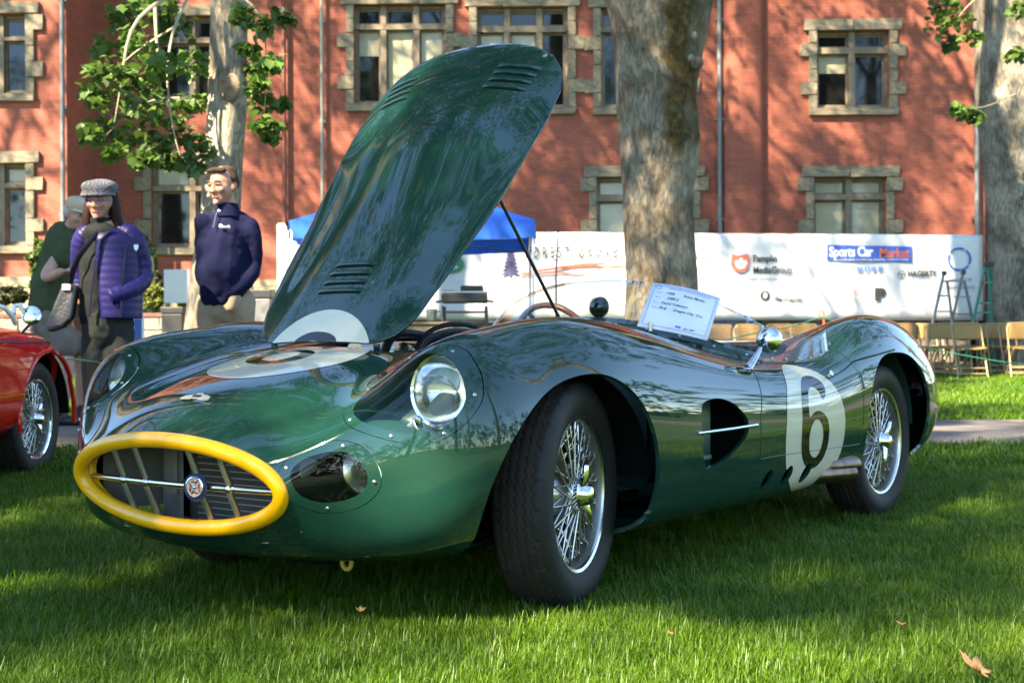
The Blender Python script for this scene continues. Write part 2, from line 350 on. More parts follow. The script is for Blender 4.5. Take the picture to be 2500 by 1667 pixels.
path=mb.build('path',M_path,None,30); tag(path,kind='structure')
# retaining wall below the terrace
wall=thing('retaining_wall','low grey block retaining wall under the long white banner','wall',(0,TY,0))
mb=MB(); mb.box((-11.2,.16,(TER+.05)/2),(37.6,.2,TER-.05)); mb.build('wall_core',M_wallstone,wall,0)
mb=MB(); mb.box((-11.2,.1,TER-.03),(37.6,.36,.07)); bevel(mb.build('coping',mat('red brown coping',(.14,.06,.045),.8,var=.3,vscale=5),wall,0),.01)
def block_mesh(name,m,seed):
    r=np.random.default_rng(seed); mb=MB(); mb.box((0,0,0),(.985,1,.96)); 
    mb.v=[(x+r.uniform(-.02,.02),y+r.uniform(-.05,.05),z+r.uniform(-.03,.03)) for x,y,z in mb.v]; return mb.mesh(name,m,0)
BL=[block_mesh('block',M_wallstone,k) for k in range(3)]
for r in range(5):
    for k in range(30):
        x=-8.4+.58*k+(.29 if r%2 else 0)
        if -2.7<x<1.2 or x>7.3: continue
        o=link('block',BL[(k*7+r*3)%3],wall,(x,-.02+rng.uniform(-.012,.012),.16+.2*r+.02)); o.scale=(.565,.18,.19)
# ---- the brick building
YB=30.; bld=thing('brick_building','long red brick building with stone trimmed windows','building',(0,YB,TER-.05))
def fac(x,y,d=YB): q=px(x,y,d); return q[0],q[2]-(TER-.05)
WINS=[ # x0,x1,y0,y1, mullions, transom, upper style, lower styles, depth
 (-60,66,37,229,[-2],(90,98),'d','d',28.07,1),(-60,66,400,600,[-2],(446,458),'b','d',28.07,1),
 (376,522,42,240,[468],(94,106),'d','dd',YB,0),(370,500,398,604,[466],(455,467),'b','d',YB,1),
 (864,1089,14,254,[935,1016],(62,75),'d','hbb',YB,1),(1164,1387,20,263,[1238,1317],(68,83),'d','bbd',YB,1),
 (1466,1668,22,263,[1567],(70,84),'d','d',YB,1),(1456,1690,434,604,[1573],(484,497),'b','h',YB,1),
 (1992,2170,77,264,[2081],(124,139),'d','hd',YB,1),(1985,2163,434,604,[2072],(482,496),'b','b',YB,1)]
holes=[];pav=[]
for w in WINS:
    x0,z1=fac(w[0],w[2],w[8]); x1,z0=fac(w[1],w[3],w[8]); (pav if w[8]<YB else holes).append((x0,x1,z0,z1))
def wall_with_holes(mb,X0,X1,Z0,Z1,hs,yf,th=.4):
    xs=sorted({X0,X1,*[h[0] for h in hs],*[h[1] for h in hs]}); zs=sorted({Z0,Z1,*[h[2] for h in hs],*[h[3] for h in hs]})
    for a,b in zip(xs[:-1],xs[1:]):
        for c,d in zip(zs[:-1],zs[1:]):
            mx,mz=(a+b)/2,(c+d)/2
            if any(h[0]<mx<h[1] and h[2]<mz<h[3] for h in hs): continue
            mb.add([(a,yf,c),(b,yf,c),(b,yf,d),(a,yf,d)],[(0,1,2,3)])
    for x0,x1,z0,z1 in hs:
        mb.add([(x0,yf,z0),(x1,yf,z0),(x1,yf,z1),(x0,yf,z1),(x0,yf+th,z0),(x1,yf+th,z0),(x1,yf+th,z1),(x0,yf+th,z1)],[(0,4,5,1),(1,5,6,2),(2,6,7,3),(3,7,4,0)])
XP=-9.2; ZT=12.5; YP=28.07-YB
mb=MB(); wall_with_holes(mb,XP,16,0,ZT,holes,0); wall_with_holes(mb,-16,XP,0,ZT,pav,YP)
mb.add([(XP,YP,0),(XP,0,0),(XP,0,ZT),(XP,YP,ZT)],[(0,1,2,3)]); mb.add([(16,0,0),(16,9,0),(16,9,ZT),(16,0,ZT)],[(0,1,2,3)]); mb.add([(-16,YP,0),(-16,9,0),(-16,9,ZT),(-16,YP,ZT)],[(3,2,1,0)]); mb.add([(-16,9,0),(16,9,0),(16,9,ZT),(-16,9,ZT)],[(3,2,1,0)])
mb.build('brick_wall',M_brick,bld,0)
# round pilaster right of centre
a,_=fac(1762,300); b,_=fac(1862,300); P=[]
for t in np.linspace(0,math.pi,25): P.append([((a+b)/2-(b-a)/2*math.cos(t),-.34*math.sin(t)**.8-.002,z) for z in (0,ZT)])
mb=MB(); mb.grid(np.array(P)); mb.build('pilaster',M_brick,bld,60)
mb=MB(); mb.box((0,4.2,ZT+.2),(33.2,11.5,.4)); mb.build('cornice',M_sand,bld,0)
mb=MB(); mb.add([(-16.5,-1.6,ZT+.4),(16.5,-1.6,ZT+.4),(16.5,9.5,ZT+.4),(-16.5,9.5,ZT+.4),(-12,4,ZT+4),(12,4,ZT+4)],[(0,1,5,4),(1,2,5),(2,3,4,5),(3,0,4)]); mb.build('roof',mat('slate roof',(.07,.07,.075),.7,var=.3),bld,0)
QS=[block_mesh('quoin_stone',M_sand,20+k) for k in range(4)]
def window(w,i):
    d=w[8]; x0,z1=fac(w[0],w[2],d); x1,z0=fac(w[1],w[3],d); yf=(YP if d<YB else 0); fw=.09
    xm=[fac(m,100,d)[0] for m in w[4]]; zt1=fac(100,w[5][0],d)[1]; zt0=fac(100,w[5][1],d)[1]
    fr=MB()
    for m in xm: fr.box((m,yf+.17,(z0+z1)/2),(.13,.16,z1-z0-.002))
    fr.box(((x0+x1)/2,yf+.16,(zt0+zt1)/2),(x1-x0-.002,.17,zt1-zt0))
    for x in (x0+.03,x1-.03): fr.box((x,yf+.20,(z0+z1)/2),(.055,.1,z1-z0-.004))
    for z in (z0+.03,z1-.03): fr.box(((x0+x1)/2,yf+.202,z),(x1-x0-.006,.1,.055))
    f=fr.build('window',M_mullion,bld,0)
    cols=[x0+.058]+[q for m in xm for q in (m-.066,m+.066)]+[x1-.058]
    cols=[(cols[k],cols[k+1]) for k in range(0,len(cols),2)]
    low=w[7] if len(w[7])==len(cols) else w[7]*len(cols); low=low[:len(cols)] if len(low)>=len(cols) else low+low[-1]*(len(cols)-len(low))
    def pane(a,b,c,e,st):
        # sash bars round each pane
        s=MB(); 
        for x in (a+.022,b-.022): s.box((x,yf+.235,(c+e)/2),(.04,.05,e-c-.002))
        for z in (c+.022,e-.022): s.box(((a+b)/2,yf+.236,z),(b-a-.086,.05,.04))
        s.build('sash',M_mullion,f,0)
        a+=.042;b-=.042;c+=.042;e-=.042
        def pn(c,e,m): g=MB(); g.box(((a+b)/2,yf+.25,(c+e)/2),(b-a,.012,e-c)); g.build('pane' if m is M_pane else 'blind',m,f,0)
        if st=='d': pn(c,e,M_pane)
        elif st=='b': pn(c,e,M_blind)
        else:
            h=c+(e-c)*(.66 if i!=7 else .3); pn(h,e,M_blind); pn(c,h-.002,M_pane)
    for k,(a,b) in enumerate(cols):
        pane(a,b,zt1+.004,z1-.058,w[6]); pane(a,b,z0+.058,zt0-.004,low[k])
    # stone trim
    def st(cx,cz,sx,sz,dy=.10,k=0):
        o=link('quoin_stone',QS[k%4],f,(cx,yf-.02,cz)); o.scale=(sx,dy,sz); return o
    nl=3 if x1-x0>1.9 else 2
    for k in range(nl):
        ww=(x1-x0+.56)/nl; st(x0-.28+ww*(k+.5),z1+.13,ww,.25,.14,k+i)
    st((x0+x1)/2,z0-.085,x1-x0+.36,.16,.2,i)
    n=int(round((z1-z0)/.30)); hh=(z1-z0)/n
    if w[9]:
        for k in range(n):
            lw=.36 if k%3==1 else .17
            for sg,xx in ((-1,x0),(1,x1)): st(xx+sg*lw/2,z0+hh*(k+.5),lw,hh,.11,k+i)
for i,w in enumerate(WINS): window(w,i)
# rough stone base course on the left part of the front
BS=[block_mesh('base_stone',M_stone2,40+k) for k in range(4)]
for r in range(4):
    x=-9.1
    k=0
    while x<-4.4:
        w=rng.uniform(.38,.75); o=link('base_stone',BS[(k+r)%4],bld,(x+w/2,-.09,.10+.235*r)); o.scale=(w*.985,.22,.225); x+=w; k+=1
    x=-11.6
    while x<XP-.02:
        w=min(rng.uniform(.38,.75),XP-x); o=link('base_stone',BS[(k+r)%4],bld,(x+w/2,YP-.09,.10+.235*r)); o.scale=(w*.985,.22,.225); x+=w; k+=1
def pipe(xp,y0,y1,m,r,d=YB):
    X,za=fac(xp,y0,d); _,zb_=fac(xp,y1,d); mb=MB(); yy=(YP if d<YB else 0)-.14; mb.tube([(X,yy,max(.02,zb_)),(X,yy,ZT-.1)],r,10); p=mb.build('downpipe',m,bld)
    for z in (2.2,4.4,6.6): MB().box((X,yy+.05,z),(r*3.2,.1,.06)).build('pipe_bracket',m,p,0)
pipe(157,-50,760,M_pipe,.05,28.07); pipe(787,-50,760,M_pipe2,.035); pipe(1753,-50,760,M_pipe,.055); pipe(2377,-50,760,M_pipe,.055); pipe(695,-50,760,M_pipe3,.05)
# ------------------------------------------------------------------ TREES
def bark_mat(name,c1,c2,moss=None):
    m,n,b=node_mat(name); tc=n.nodes.new('ShaderNodeTexCoord'); mp=n.nodes.new('ShaderNodeMapping'); mp.inputs['Scale'].default_value=(1,1,.30); n.links.new(tc.outputs['Object'],mp.inputs[0])
    v=n.nodes.new('ShaderNodeTexNoise'); v.inputs['Scale'].default_value=30; v.inputs['Detail'].default_value=5; v.inputs['Roughness'].default_value=.65; nz=n.nodes.new('ShaderNodeTexNoise'); nz.inputs['Scale'].default_value=7; nz.inputs['Detail'].default_value=9
    n.links.new(mp.outputs[0],nz.inputs['Vector']); 
    ds=n.nodes.new('ShaderNodeVectorMath'); ds.operation='MULTIPLY_ADD'; ds.inputs[1].default_value=(.12,.12,.12); n.links.new(nz.outputs['Color'],ds.inputs[0]); n.links.new(mp.outputs[0],ds.inputs[2]); n.links.new(ds.outputs[0],v.inputs['Vector'])
    n2=n.nodes.new('ShaderNodeTexNoise'); n2.inputs['Scale'].default_value=2.2; n2.inputs['Detail'].default_value=7; n.links.new(tc.outputs['Object'],n2.inputs['Vector'])
    r=ramp(n,[(.40,c1),(.58,c2)]); n.links.new(n2.outputs[0],r.inputs[0])
    r2=ramp(n,[(.34,(.50,.47,.43)),(.54,(1,1,1))]); n.links.new(v.outputs[0],r2.inputs[0]); mx=n.nodes.new('ShaderNodeMixRGB'); mx.blend_type='MULTIPLY'; mx.inputs[0].default_value=.75; n.links.new(r.outputs[0],mx.inputs[1]); n.links.new(r2.outputs[0],mx.inputs[2]); out=mx.outputs[0]
    if moss:
        # moss grows in a streak on the side facing the path: mask built from position on the trunk
        sx=n.nodes.new('ShaderNodeSeparateXYZ'); n.links.new(tc.outputs['Object'],sx.inputs[0])
        def mth(op,a,b=None,c=None):
            k=n.nodes.new('ShaderNodeMath'); k.operation=op
            for i,q in enumerate((a,b,c)):
                if q is None: continue
                if isinstance(q,(int,float)): k.inputs[i].default_value=q
                else: n.links.new(q,k.inputs[i])
            return k.outputs[0]
        u=mth('MULTIPLY_ADD',sx.outputs[2],moss[1],moss[0]); dx=mth('ABSOLUTE',mth('SUBTRACT',sx.outputs[0],u)); n3=n.nodes.new('ShaderNodeTexNoise'); n3.inputs['Scale'].default_value=3.5; n3.inputs['Detail'].default_value=8; n.links.new(tc.outputs['Object'],n3.inputs['Vector'])
        a=mth('MULTIPLY_ADD',n3.outputs[0],1.0,-.29); hgt=mth('SMOOTH_MIN',mth('MULTIPLY',mth('SUBTRACT',sx.outputs[2],moss[2]),.6),.34,.1); a=mth('ADD',a,hgt); k=mth('MULTIPLY',mth('SUBTRACT',mth('SUBTRACT',a,.29),dx),7.0); k.node.use_clamp=True
        m2=n.nodes.new('ShaderNodeMixRGB'); n.links.new(k,m2.inputs[0]); n.links.new(out,m2.inputs[1]); rr=ramp(n,[(.3,(.030,.022,.008)),(.6,(.090,.058,.018)),(.8,(.16,.115,.05))]); n4=n.nodes.new('ShaderNodeTexNoise'); n4.inputs['Scale'].default_value=14; n.links.new(tc.outputs['Object'],n4.inputs['Vector']); n.links.new(n4.outputs[0],rr.inputs[0]); n.links.new(rr.outputs[0],m2.inputs[2]); out=m2.outputs[0]
    n.links.new(out,b.inputs['Base Color']); b.inputs['Roughness'].default_value=.92; b.inputs['Specular IOR Level'].default_value=.2
    bp=n.nodes.new('ShaderNodeBump'); bp.inputs['Strength'].default_value=.9; bp.inputs['Distance'].default_value=.03; ad=n.nodes.new('ShaderNodeMath'); ad.operation='ADD'; n.links.new(r2.outputs[0],ad.inputs[0]); n.links.new(nz.outputs[0],ad.inputs[1]); n.links.new(ad.outputs[0],bp.inputs['Height']); n.links.new(bp.outputs[0],b.inputs['Normal'])
    return m
M_barkC=bark_mat('grey bark with moss',(.105,.080,.052),(.24,.20,.15),(.05,.045,2.3))
M_barkL=bark_mat('pale bark',(.30,.245,.175),(.44,.375,.28))
M_bark=bark_mat('brown grey bark',(.14,.115,.085),(.30,.26,.20))
def trunk_mesh(name,rings,m,seed=0,n=40,rough=.05):
    # rings: (z, cx, cy, r)
    r=np.random.default_rng(seed); rings=np.array(rings,float); z=np.linspace(rings[0,0],rings[-1,0],64); S=nspline(rings[:,0],rings[:,1:],z); ph=r.uniform(0,6.28,8); P=[]
    for k,(cx,cy,rad) in enumerate(S):
        t=np.arange(n)/n*2*math.pi; f=1+rough*(np.sin(2*t+ph[0]+z[k]*.5)+.6*np.sin(3*t+ph[1]-z[k]*.9)+.4*np.sin(5*t+ph[2]+z[k]*1.5)+.25*np.sin(9*t+ph[3]+z[k]*2.2))
        P.append(np.stack([cx+rad*f*np.cos(t),cy+rad*f*np.sin(t),np.full(n,z[k])],1))
    mb=MB(); mb.grid(np.array(P),cv=True); return mb.mesh(name,m,80)
def leaf_cloud(clumps,per,size,seed,spread=.55,maple=False,droop=.3):
    """clumps (n,4): x,y,z,radius -> arrays of folded leaves"""
    r=np.random.default_rng(seed); C=np.repeat(np.asarray(clumps,float),per,0); n=len(C)
    d=r.normal(size=(n,3)); d/=np.linalg.norm(d,axis=1,keepdims=True); rad=C[:,3:4]*r.uniform(.15,1,(n,1))**.6
    c=C[:,:3]+d*rad*np.array([1,1,.8])
    s=size*r.uniform(.55,1.25,(n,1)); yaw=r.uniform(0,6.283,n); tilt=r.normal(0,.55,n)-droop
    a=np.stack([np.cos(yaw)*np.cos(tilt),np.sin(yaw)*np.cos(tilt),np.sin(tilt)],1); b0=np.stack([-np.sin(yaw),np.cos(yaw),np.zeros(n)],1); up=np.cross(a,b0); roll=r.normal(0,.5,(n,1)); b=b0*np.cos(roll)+up*np.sin(roll); up=np.cross(a,b)
    if maple:
        sh=[(0,0),(.18,.42),(.02,.5),(.42,.34),(.5,.52),(.66,.22),(1,0),(.66,-.22),(.5,-.52),(.42,-.34),(.02,-.5),(.18,-.42)]
        V=np.stack([c+a*s*u+b*s*v*1.05+up*s*(-.35*v*v-.12*u*u) for u,v in sh],1); k=len(sh)
        F=np.array([(0,1,3),(1,2,3),(0,3,6),(3,4,5),(3,5,6),(0,6,9),(6,7,9),(7,8,9),(0,9,11),(9,10,11)])
    else:
        sh=[(0,0,0),(.5,.36,-.10),(1,0,-.16),(.5,-.36,-.10)]
        V=np.stack([c+a*s*u+b*s*v+up*s*w for u,v,w in sh],1); k=4; F=np.array([(0,1,2),(0,2,3)])
    T=(np.arange(n)[:,None,None]*k+F[None]).reshape(-1,3); return V.reshape(-1,3),T
def crown_mesh(seed,ncl,per,size,rx=1,rz=.8,c0=.13,c1=.27):
    r=np.random.default_rng(seed); P=[]
    while len(P)<ncl:
        q=r.uniform(-1,1,3); l=np.linalg.norm(q)
        if l<1 and (l>.35 or r.random()<.35) and (q[2]>-.75 or r.random()<.3): P.append(q)
    P=np.array(P)*np.array([rx,rx,rz]); cl=np.hstack([P,r.uniform(c0,c1,(ncl,1))]); V,T=leaf_cloud(cl,per,size,seed); return arr_mesh('crown',V,T,M_leafB,smooth=False)
CROWN=[crown_mesh(3,130,140,.0205,c0=.07,c1=.16),crown_mesh(8,140,135,.0205,c0=.07,c1=.16),crown_mesh(13,46,340,.0205),crown_mesh(21,150,260,.024,c0=.10,c1=.22),crown_mesh(25,150,260,.024,c0=.10,c1=.22)]
def limbs(mb,base,r0,cen,rad,seed,n=7):
    r=np.random.default_rng(seed); base=np.array(base,float); cen=np.array(cen,float)
    for k in range(n):
        w=2*math.pi*k/n+r.uniform(-.3,.3); e=cen+np.array([math.cos(w)*rad*.75,math.sin(w)*rad*.75,r.uniform(-.1,.5)*rad]); t=np.linspace(0,1,8)[:,None]
        m=base*(1-t)+e*t+np.array([0,0,1])*np.sin(t*math.pi)*rad*.12+r.normal(0,.12,(8,3))*np.sin(t*math.pi); mb.tube([tuple(p) for p in m],[r0*(1-.85*q) for q in np.linspace(0,1,8)],7)
def tree(label,x,y,rings,bark,cen,rad,ci,rz,seed,trunk_r=None,group=None,sz=.85):
    g=gz(y) if y<TY else TER
    t=thing('tree',label,'tree',(x,y,g),0,group)
    tr=link('trunk',trunk_mesh('trunk',rings,bark,seed),t)
    top=rings[-1]; mb=MB(); limbs(mb,(top[1],top[2],top[0]-.3),top[3]*.30,cen,rad,seed,5); mb.build('limb',bark,tr)
    c=link('crown',CROWN[ci],t,cen,(0,0,rz)); c.scale=(rad,rad,rad*sz); return t
# centre tree: outline read from the photograph, trunk at 15 m
def rings_px(rows,d,X,g):
    out=[]
    for y,xl,xr in rows:
        a=px(xl,y,d);b=px(xr,y,d); out.append((a[2]-g,(a[0]+b[0])/2-X,0,(b[0]-a[0])/2))
    return out
dC=15.; gC=gz(dC); XC=px(1610,700,dC)[0]
rc=[(gC-gC-.05,0,0,.52),(.25,0,0,.46)]+rings_px([(700,1527,1706),(600,1524,1698),(540,1521,1694),(450,1519,1697),(400,1514,1706),(330,1508,1712),(270,1502,1706),(200,1497,1706),(130,1490,1718),(0,1464,1742),(-120,1420,1780)],dC,XC,gC)+[(5.6,.15,0,.78),(8.2,.25,.1,.6),(12,.2,.6,.45)]
T_center=tree('thick grey tree trunk with brown moss streak behind the windscreen',XC,dC,rc,M_barkC,(-.2,4.2,17.5),8.6,0,.4,1)
dL=12.; gL=gz(dL); XL=px(520,790,dL)[0]
rl=[(-.05,-.02,0,.36),(.12,-.01,0,.30)]+rings_px([(800,450,592),(740,458,590),(690,463,588),(600,477,586),(500,490,586),(420,496,590),(330,503,597),(270,507,603),(215,509,604),(130,513,606),(0,516,609),(-150,520,612)],dL,XL,gL)+[(6.0,.3,.2,.15),(11.5,.4,.6,.12)]
T_left=tree('slender pale tree trunk with a knot standing behind the man in navy',XL,dL,rl,M_barkL,(-2.5,3.2,20),6.5,1,1.1,2)
dR=22.0; gR=gz(dR); XR=px(2520,780,dR)[0]
rr_=[(-.05,0,0,.85),(.2,0,0,.78)]+rings_px([(780,2414,2626),(690,2418,2622),(560,2417,2622),(430,2412,2626),(300,2400,2634),(130,2388,2648),(0,2380,2660),(-150,2360,2690)],dR,XR,gR)+[(8.5,.3,.2,.75),(13,.4,.1,.5)]
T_right=tree('grey tree trunk at the right edge behind the folding chairs',XR,dR,rr_,M_bark,(1.2,-.5,18.0),8.0,0,2.2,3)
# knot and burls
mb=MB()
for w in (0,): mb.ell(px(562,215,dL-.17),(.10,.05,.13),14,10)
k=mb.build('knot',mat('knot wood',(.24,.16,.10),.85,var=.4,vscale=18,bump=.8,bscale=30),T_left); k.parent=T_left; k.matrix_parent_inverse=Matrix.Translation(-T_left.location)
for (kx,ky,rad) in ((1700,155,.075),(1668,335,.05),(1686,145,.05),(1690,90,.06)):
    mb=MB(); mb.ell(px(kx,ky,dC-.36),(rad,.06,rad*1.1),12,8); k=mb.build('burl',M_barkC,T_center); k.matrix_parent_inverse=Matrix.Translation(-T_center.location)
# trees out of the frame: they shade the lawn and the front, and show in the paint
ring0=[(-.1,0,0,.55),(.4,0,0,.42),(2,.05,0,.36),(4.5,.1,.05,.30),(7,.1,.1,.24)]
def rings_to(h): return ring0 if h<14 else ring0+[(h*.7,.15,.15,.20)]
FAR=[(-14.6,-4,11,5.4,3),(-9.3,-5.9,11,2.8,2),(-7.5,-2.5,11,2.7,3),(-5.9,-1.6,9,2.2,4),(-4.9,.9,11.3,2.1,3),(-5.7,7.4,12,3.5,4),(7.5,-9,12,6.0,2),(-10.5,19,22,7,0),(-13.5,18.2,17,6,0),(-9.8,17.2,18,6,0),(-9.2,11,15,5.2,2),(-5.0,10.3,16.5,4.4,2),(13.5,9,15,6.5,0),(-18,20,20,9,2),(-8.6,13.5,24,6.5,0),(-9.8,.8,10.5,3.4,3),(15.5,21,12,6.0,1),(13,-1,11,5.0,2),(1.5,-17,13,6.5,0),(-20,-14,13,7,2),(18,-16,13,7,1)]
for i,(x,y,h,r,ci) in enumerate(FAR):
    tree('tall leafy tree standing outside the picture round the lawn',x,y,rings_to(h),M_bark,(0.3*math.sin(i),.3,h),r,ci,i*1.3,10+i,group='trees round the lawn outside the picture')
# hanging maple branches seen in front of the brick wall
def hang(blobs,d,per,size,seed,owner,sticks):
    cl=[]
    r=np.random.default_rng(seed)
    for x,y,rp in blobs:
        dd=d+r.uniform(-.5,.7); q=px(x,y,dd); cl.append((q[0],q[1],q[2],rp/FPX*dd))
    V,T=leaf_cloud(cl,per,size,seed,maple=True,droop=.55); V=V-np.array(owner.location)
    br=MB()
    for pts,rad in sticks:
        q=[Vector(px(x,y,d+o))-owner.location for x,y,o in pts]; t=np.linspace(0,len(q)-1,14); S=nspline(np.arange(len(q)),np.array(q),t); br.tube([tuple(p) for p in S],[rad*(1-.8*k/13) for k in range(14)],6)
    b=br.build('branch',M_twig,owner); link('foliage',arr_mesh('foliage',V,T,M_leafA,smooth=False),b)
hang([(300,40,50),(270,120,55),(330,100,50),(250,170,45),(300,180,55),(230,235,40),(290,250,60),(350,190,60),(400,150,55),(430,70,50),(470,150,45),(360,280,55),(420,260,55),(480,250,45),(250,310,45),(310,330,50),(380,350,45),(440,330,45),(490,350,40),(350,385,35),(280,370,35),(220,325,35),(410,390,30),(470,395,35),(335,20,45),(400,20,45),(640,60,40),(690,40,30),(630,160,35),(660,150,35),(640,240,40),(650,300,35),(665,330,25),(610,120,30),(625,200,30),(590,30,35),(690,250,18)],11.4,58,.088,5,T_left,
  [([(520,-60,.2),(420,-10,0),(330,60,-.2),(300,180,-.3),(280,300,-.3)],.022),([(480,-40,.2),(430,60,0),(410,180,-.2),(420,300,-.3),(440,380,-.3)],.018),([(380,10,0),(385,120,0),(397,200,0)],.02),([(520,-50,.2),(620,20,0),(650,130,-.1),(645,300,-.1)],.015),([(440,60,0),(330,130,0),(260,200,0)],.012),([(440,240,0),(350,255,.1),(260,330,0)],.008)])
hang([(2300,10,35),(2290,60,35),(2340,40,45),(2370,90,30),(2320,100,25),(2360,270,25),(2385,285,25),(2340,262,18),(2480,130,25),(2490,20,30)],19.5,50,.12,6,T_right,[([(2480,-60,.3),(2380,0,0),(2320,70,0)],.02),([(2480,230,.8),(2400,262,.1),(2345,262,0)],.01)])
# the woods all round, far off, seen only in the paintwork and the window panes
r_=np.random.default_rng(55); cl=[]
for k in range(900):
    w=r_.uniform(0,2*math.pi); d=r_.uniform(34,62); x,y=d*math.cos(w),d*math.sin(w)
    if y>14 and abs(x)<30: continue
    cl.append((x,y,r_.uniform(.5,1)**1*r_.uniform(0,11),r_.uniform(1.2,2.6)))
V,T=leaf_cloud(cl,46,.75,56); wd=link('distant_woods',arr_mesh('distant_woods',V,T,M_leafB,smooth=False)); tag(wd,'belt of leafy woods round the far edge of the lawn','woods',kind='stuff')
# ------------------------------------------------------------------ hedges and shrubs on the terrace
def bush(label,cx,cy,cz,rx,ry,rz,seed,n=60,per=60,size=.07,m=None,round_=True,cat='shrub',group=None):
    r=np.random.default_rng(seed); t=thing('shrub',label,cat,(cx,cy,cz),0,group); q=r.normal(size=(n,3)); q/=np.linalg.norm(q,axis=1,keepdims=True); q*=r.uniform(.55,.95,(n,1)); 
    cl=np.hstack([q*np.array([rx,ry,rz])+np.array([0,0,rz]),np.full((n,1),min(rx,rz)*.28)]); V,T=leaf_cloud(cl,per,size,seed); link('foliage',arr_mesh('foliage',V,T,m or M_hedge,smooth=False),t)
    mb=MB()
    for k in range(5): w=k*1.257; mb.tube([(.03*math.cos(w),.03*math.sin(w),-.05),(rx*.4*math.cos(w),ry*.4*math.sin(w),rz*1.1)],[.02,.006],5)
    mb.build('stem',M_twig,t); return t
M_shrubY=mat('yellow green leaves',(.17,.20,.04),.6,var=.4,vscale=4,trans=.35)
M_shrubD=mat('dark shrub leaves',(.05,.055,.022),.6,var=.5,vscale=5,trans=.25)
def bush_px(label,x0,x1,y0,y1,d,seed,**k):
    a=px(x0,y1,d);b=px(x1,y0,d); bush(label,(a[0]+b[0])/2,d,a[2],(b[0]-a[0])/2,(b[0]-a[0])/2*.8,(b[2]-a[2])/2,seed,**k)
bush_px('tall clipped green hedge bush behind the man in the green shirt',72,150,565,742,25.5,31,n=90,per=90,size=.08)
bush_px('clipped green hedge bush directly behind the woman in purple',332,382,570,740,25.5,32,n=70,per=80,size=.08)
bush_px('low yellow green shrub right of the woman in purple',335,402,690,758,24.5,33,m=M_shrubY,size=.07)
bush_px('small bright green shrub left of the slender tree',428,470,698,752,24.5,34,m=M_shrubY,n=40,size=.06)
bush_px('low dark reddish hedge along the stone base at the left edge',-60,78,697,742,26.5,35,m=M_shrubD,n=90,per=60,size=.08)
bush_px('small leafy shrub at the foot of the white panel',372,402,655,745,25.2,36,m=M_shrubD,n=36,per=45,size=.06)
# ------------------------------------------------------------------ THE GREEN RACING CAR
CA=R(36.186); F2=np.array([-math.sin(CA),-math.cos(CA)])
car=thing('racing_car','dark green open racing car with yellow grille surround, number 6 and raised bonnet','car',(-.3891,4.1604,0),math.atan2(F2[1],F2[0]))
def clip(V,T,f):
    """keep the part of a triangle mesh where f>=0; V (n,k) columns are interpolated"""
    s=f>=0; c=s[T].sum(1)
    keep=T[c==3]; cut=T[(c==1)|(c==2)]
    if len(cut)==0: return V,keep
    newV=[];nv=len(V);cache={};out=[]
    def ed(a,b):
        key=(a,b) if a<b else (b,a)
        if key not in cache:
            t=f[a]/(f[a]-f[b]); newV.append(V[a]+(V[b]-V[a])*t); cache[key]=nv+len(newV)-1
        return cache[key]
    for tri in cut.tolist():
        k=[s[i] for i in tri]
        if sum(k)==1:
            i=k.index(True); a,b,d=tri[i],tri[(i+1)%3],tri[(i+2)%3]; out.append((a,ed(a,b),ed(a,d)))
        else:
            i=k.index(False); a,b,d=tri[i],tri[(i+1)%3],tri[(i+2)%3]
            p,q=ed(a,b),ed(a,d); out.append((p,b,d)); out.append((p,d,q))
    return np.vstack([V,np.array(newV)]),np.vstack([keep,np.array(out,dtype=int)])
def compact(V,T):
    u,inv=np.unique(T,return_inverse=True); return V[u],inv.reshape(T.shape)
def smooth_poly(P,k=6):
    P=np.asarray(P,float);n=len(P);out=[]
    for i in range(n):
        a,b,c,d=P[i-1],P[i],P[(i+1)%n],P[(i+2)%n]
        for j in range(k):
            t=j/k; out.append(.5*(2*b+(c-a)*t+(2*a-5*b+4*c-d)*t*t+(3*b-a-3*c+d)*t**3))
    return np.array(out)
def sdf(P,x,y):
    """signed distance (positive inside) to polygon P"""
    d=np.full(x.shape,1e9); ins=np.zeros(x.shape,bool)
    for i in range(len(P)):
        a=P[i-1];b=P[i];e=b-a;L=e@e+1e-15
        t=np.clip(((x-a[0])*e[0]+(y-a[1])*e[1])/L,0,1)
        d=np.minimum(d,(x-a[0]-t*e[0])**2+(y-a[1]-t*e[1])**2)
        cr=((a[1]>y)!=(b[1]>y))
        with np.errstate(divide='ignore',invalid='ignore'): xi=(b[0]-a[0])*(y-a[1])/(b[1]-a[1])+a[0]
        ins^=cr&(x<xi)
    return np.sqrt(d)*np.where(ins,1,-1)
_G=body_grid(320,400); _N=grid_normals(_G); NU,NV=_G.shape[:2]
_i=np.arange(NU-1)[:,None]*NV; _j=np.arange(NV)[None,:]; _j2=(_j+1)%NV
_a=(_i+_j).ravel();_b=(_i+NV+_j).ravel();_c=(_i+NV+_j2).ravel();_d=(_i+_j2).ravel()
BT=np.vstack([np.stack([_a,_c,_b],1),np.stack([_a,_d,_c],1)])
BV=np.hstack([_G.reshape(-1,3),_N.reshape(-1,3)])
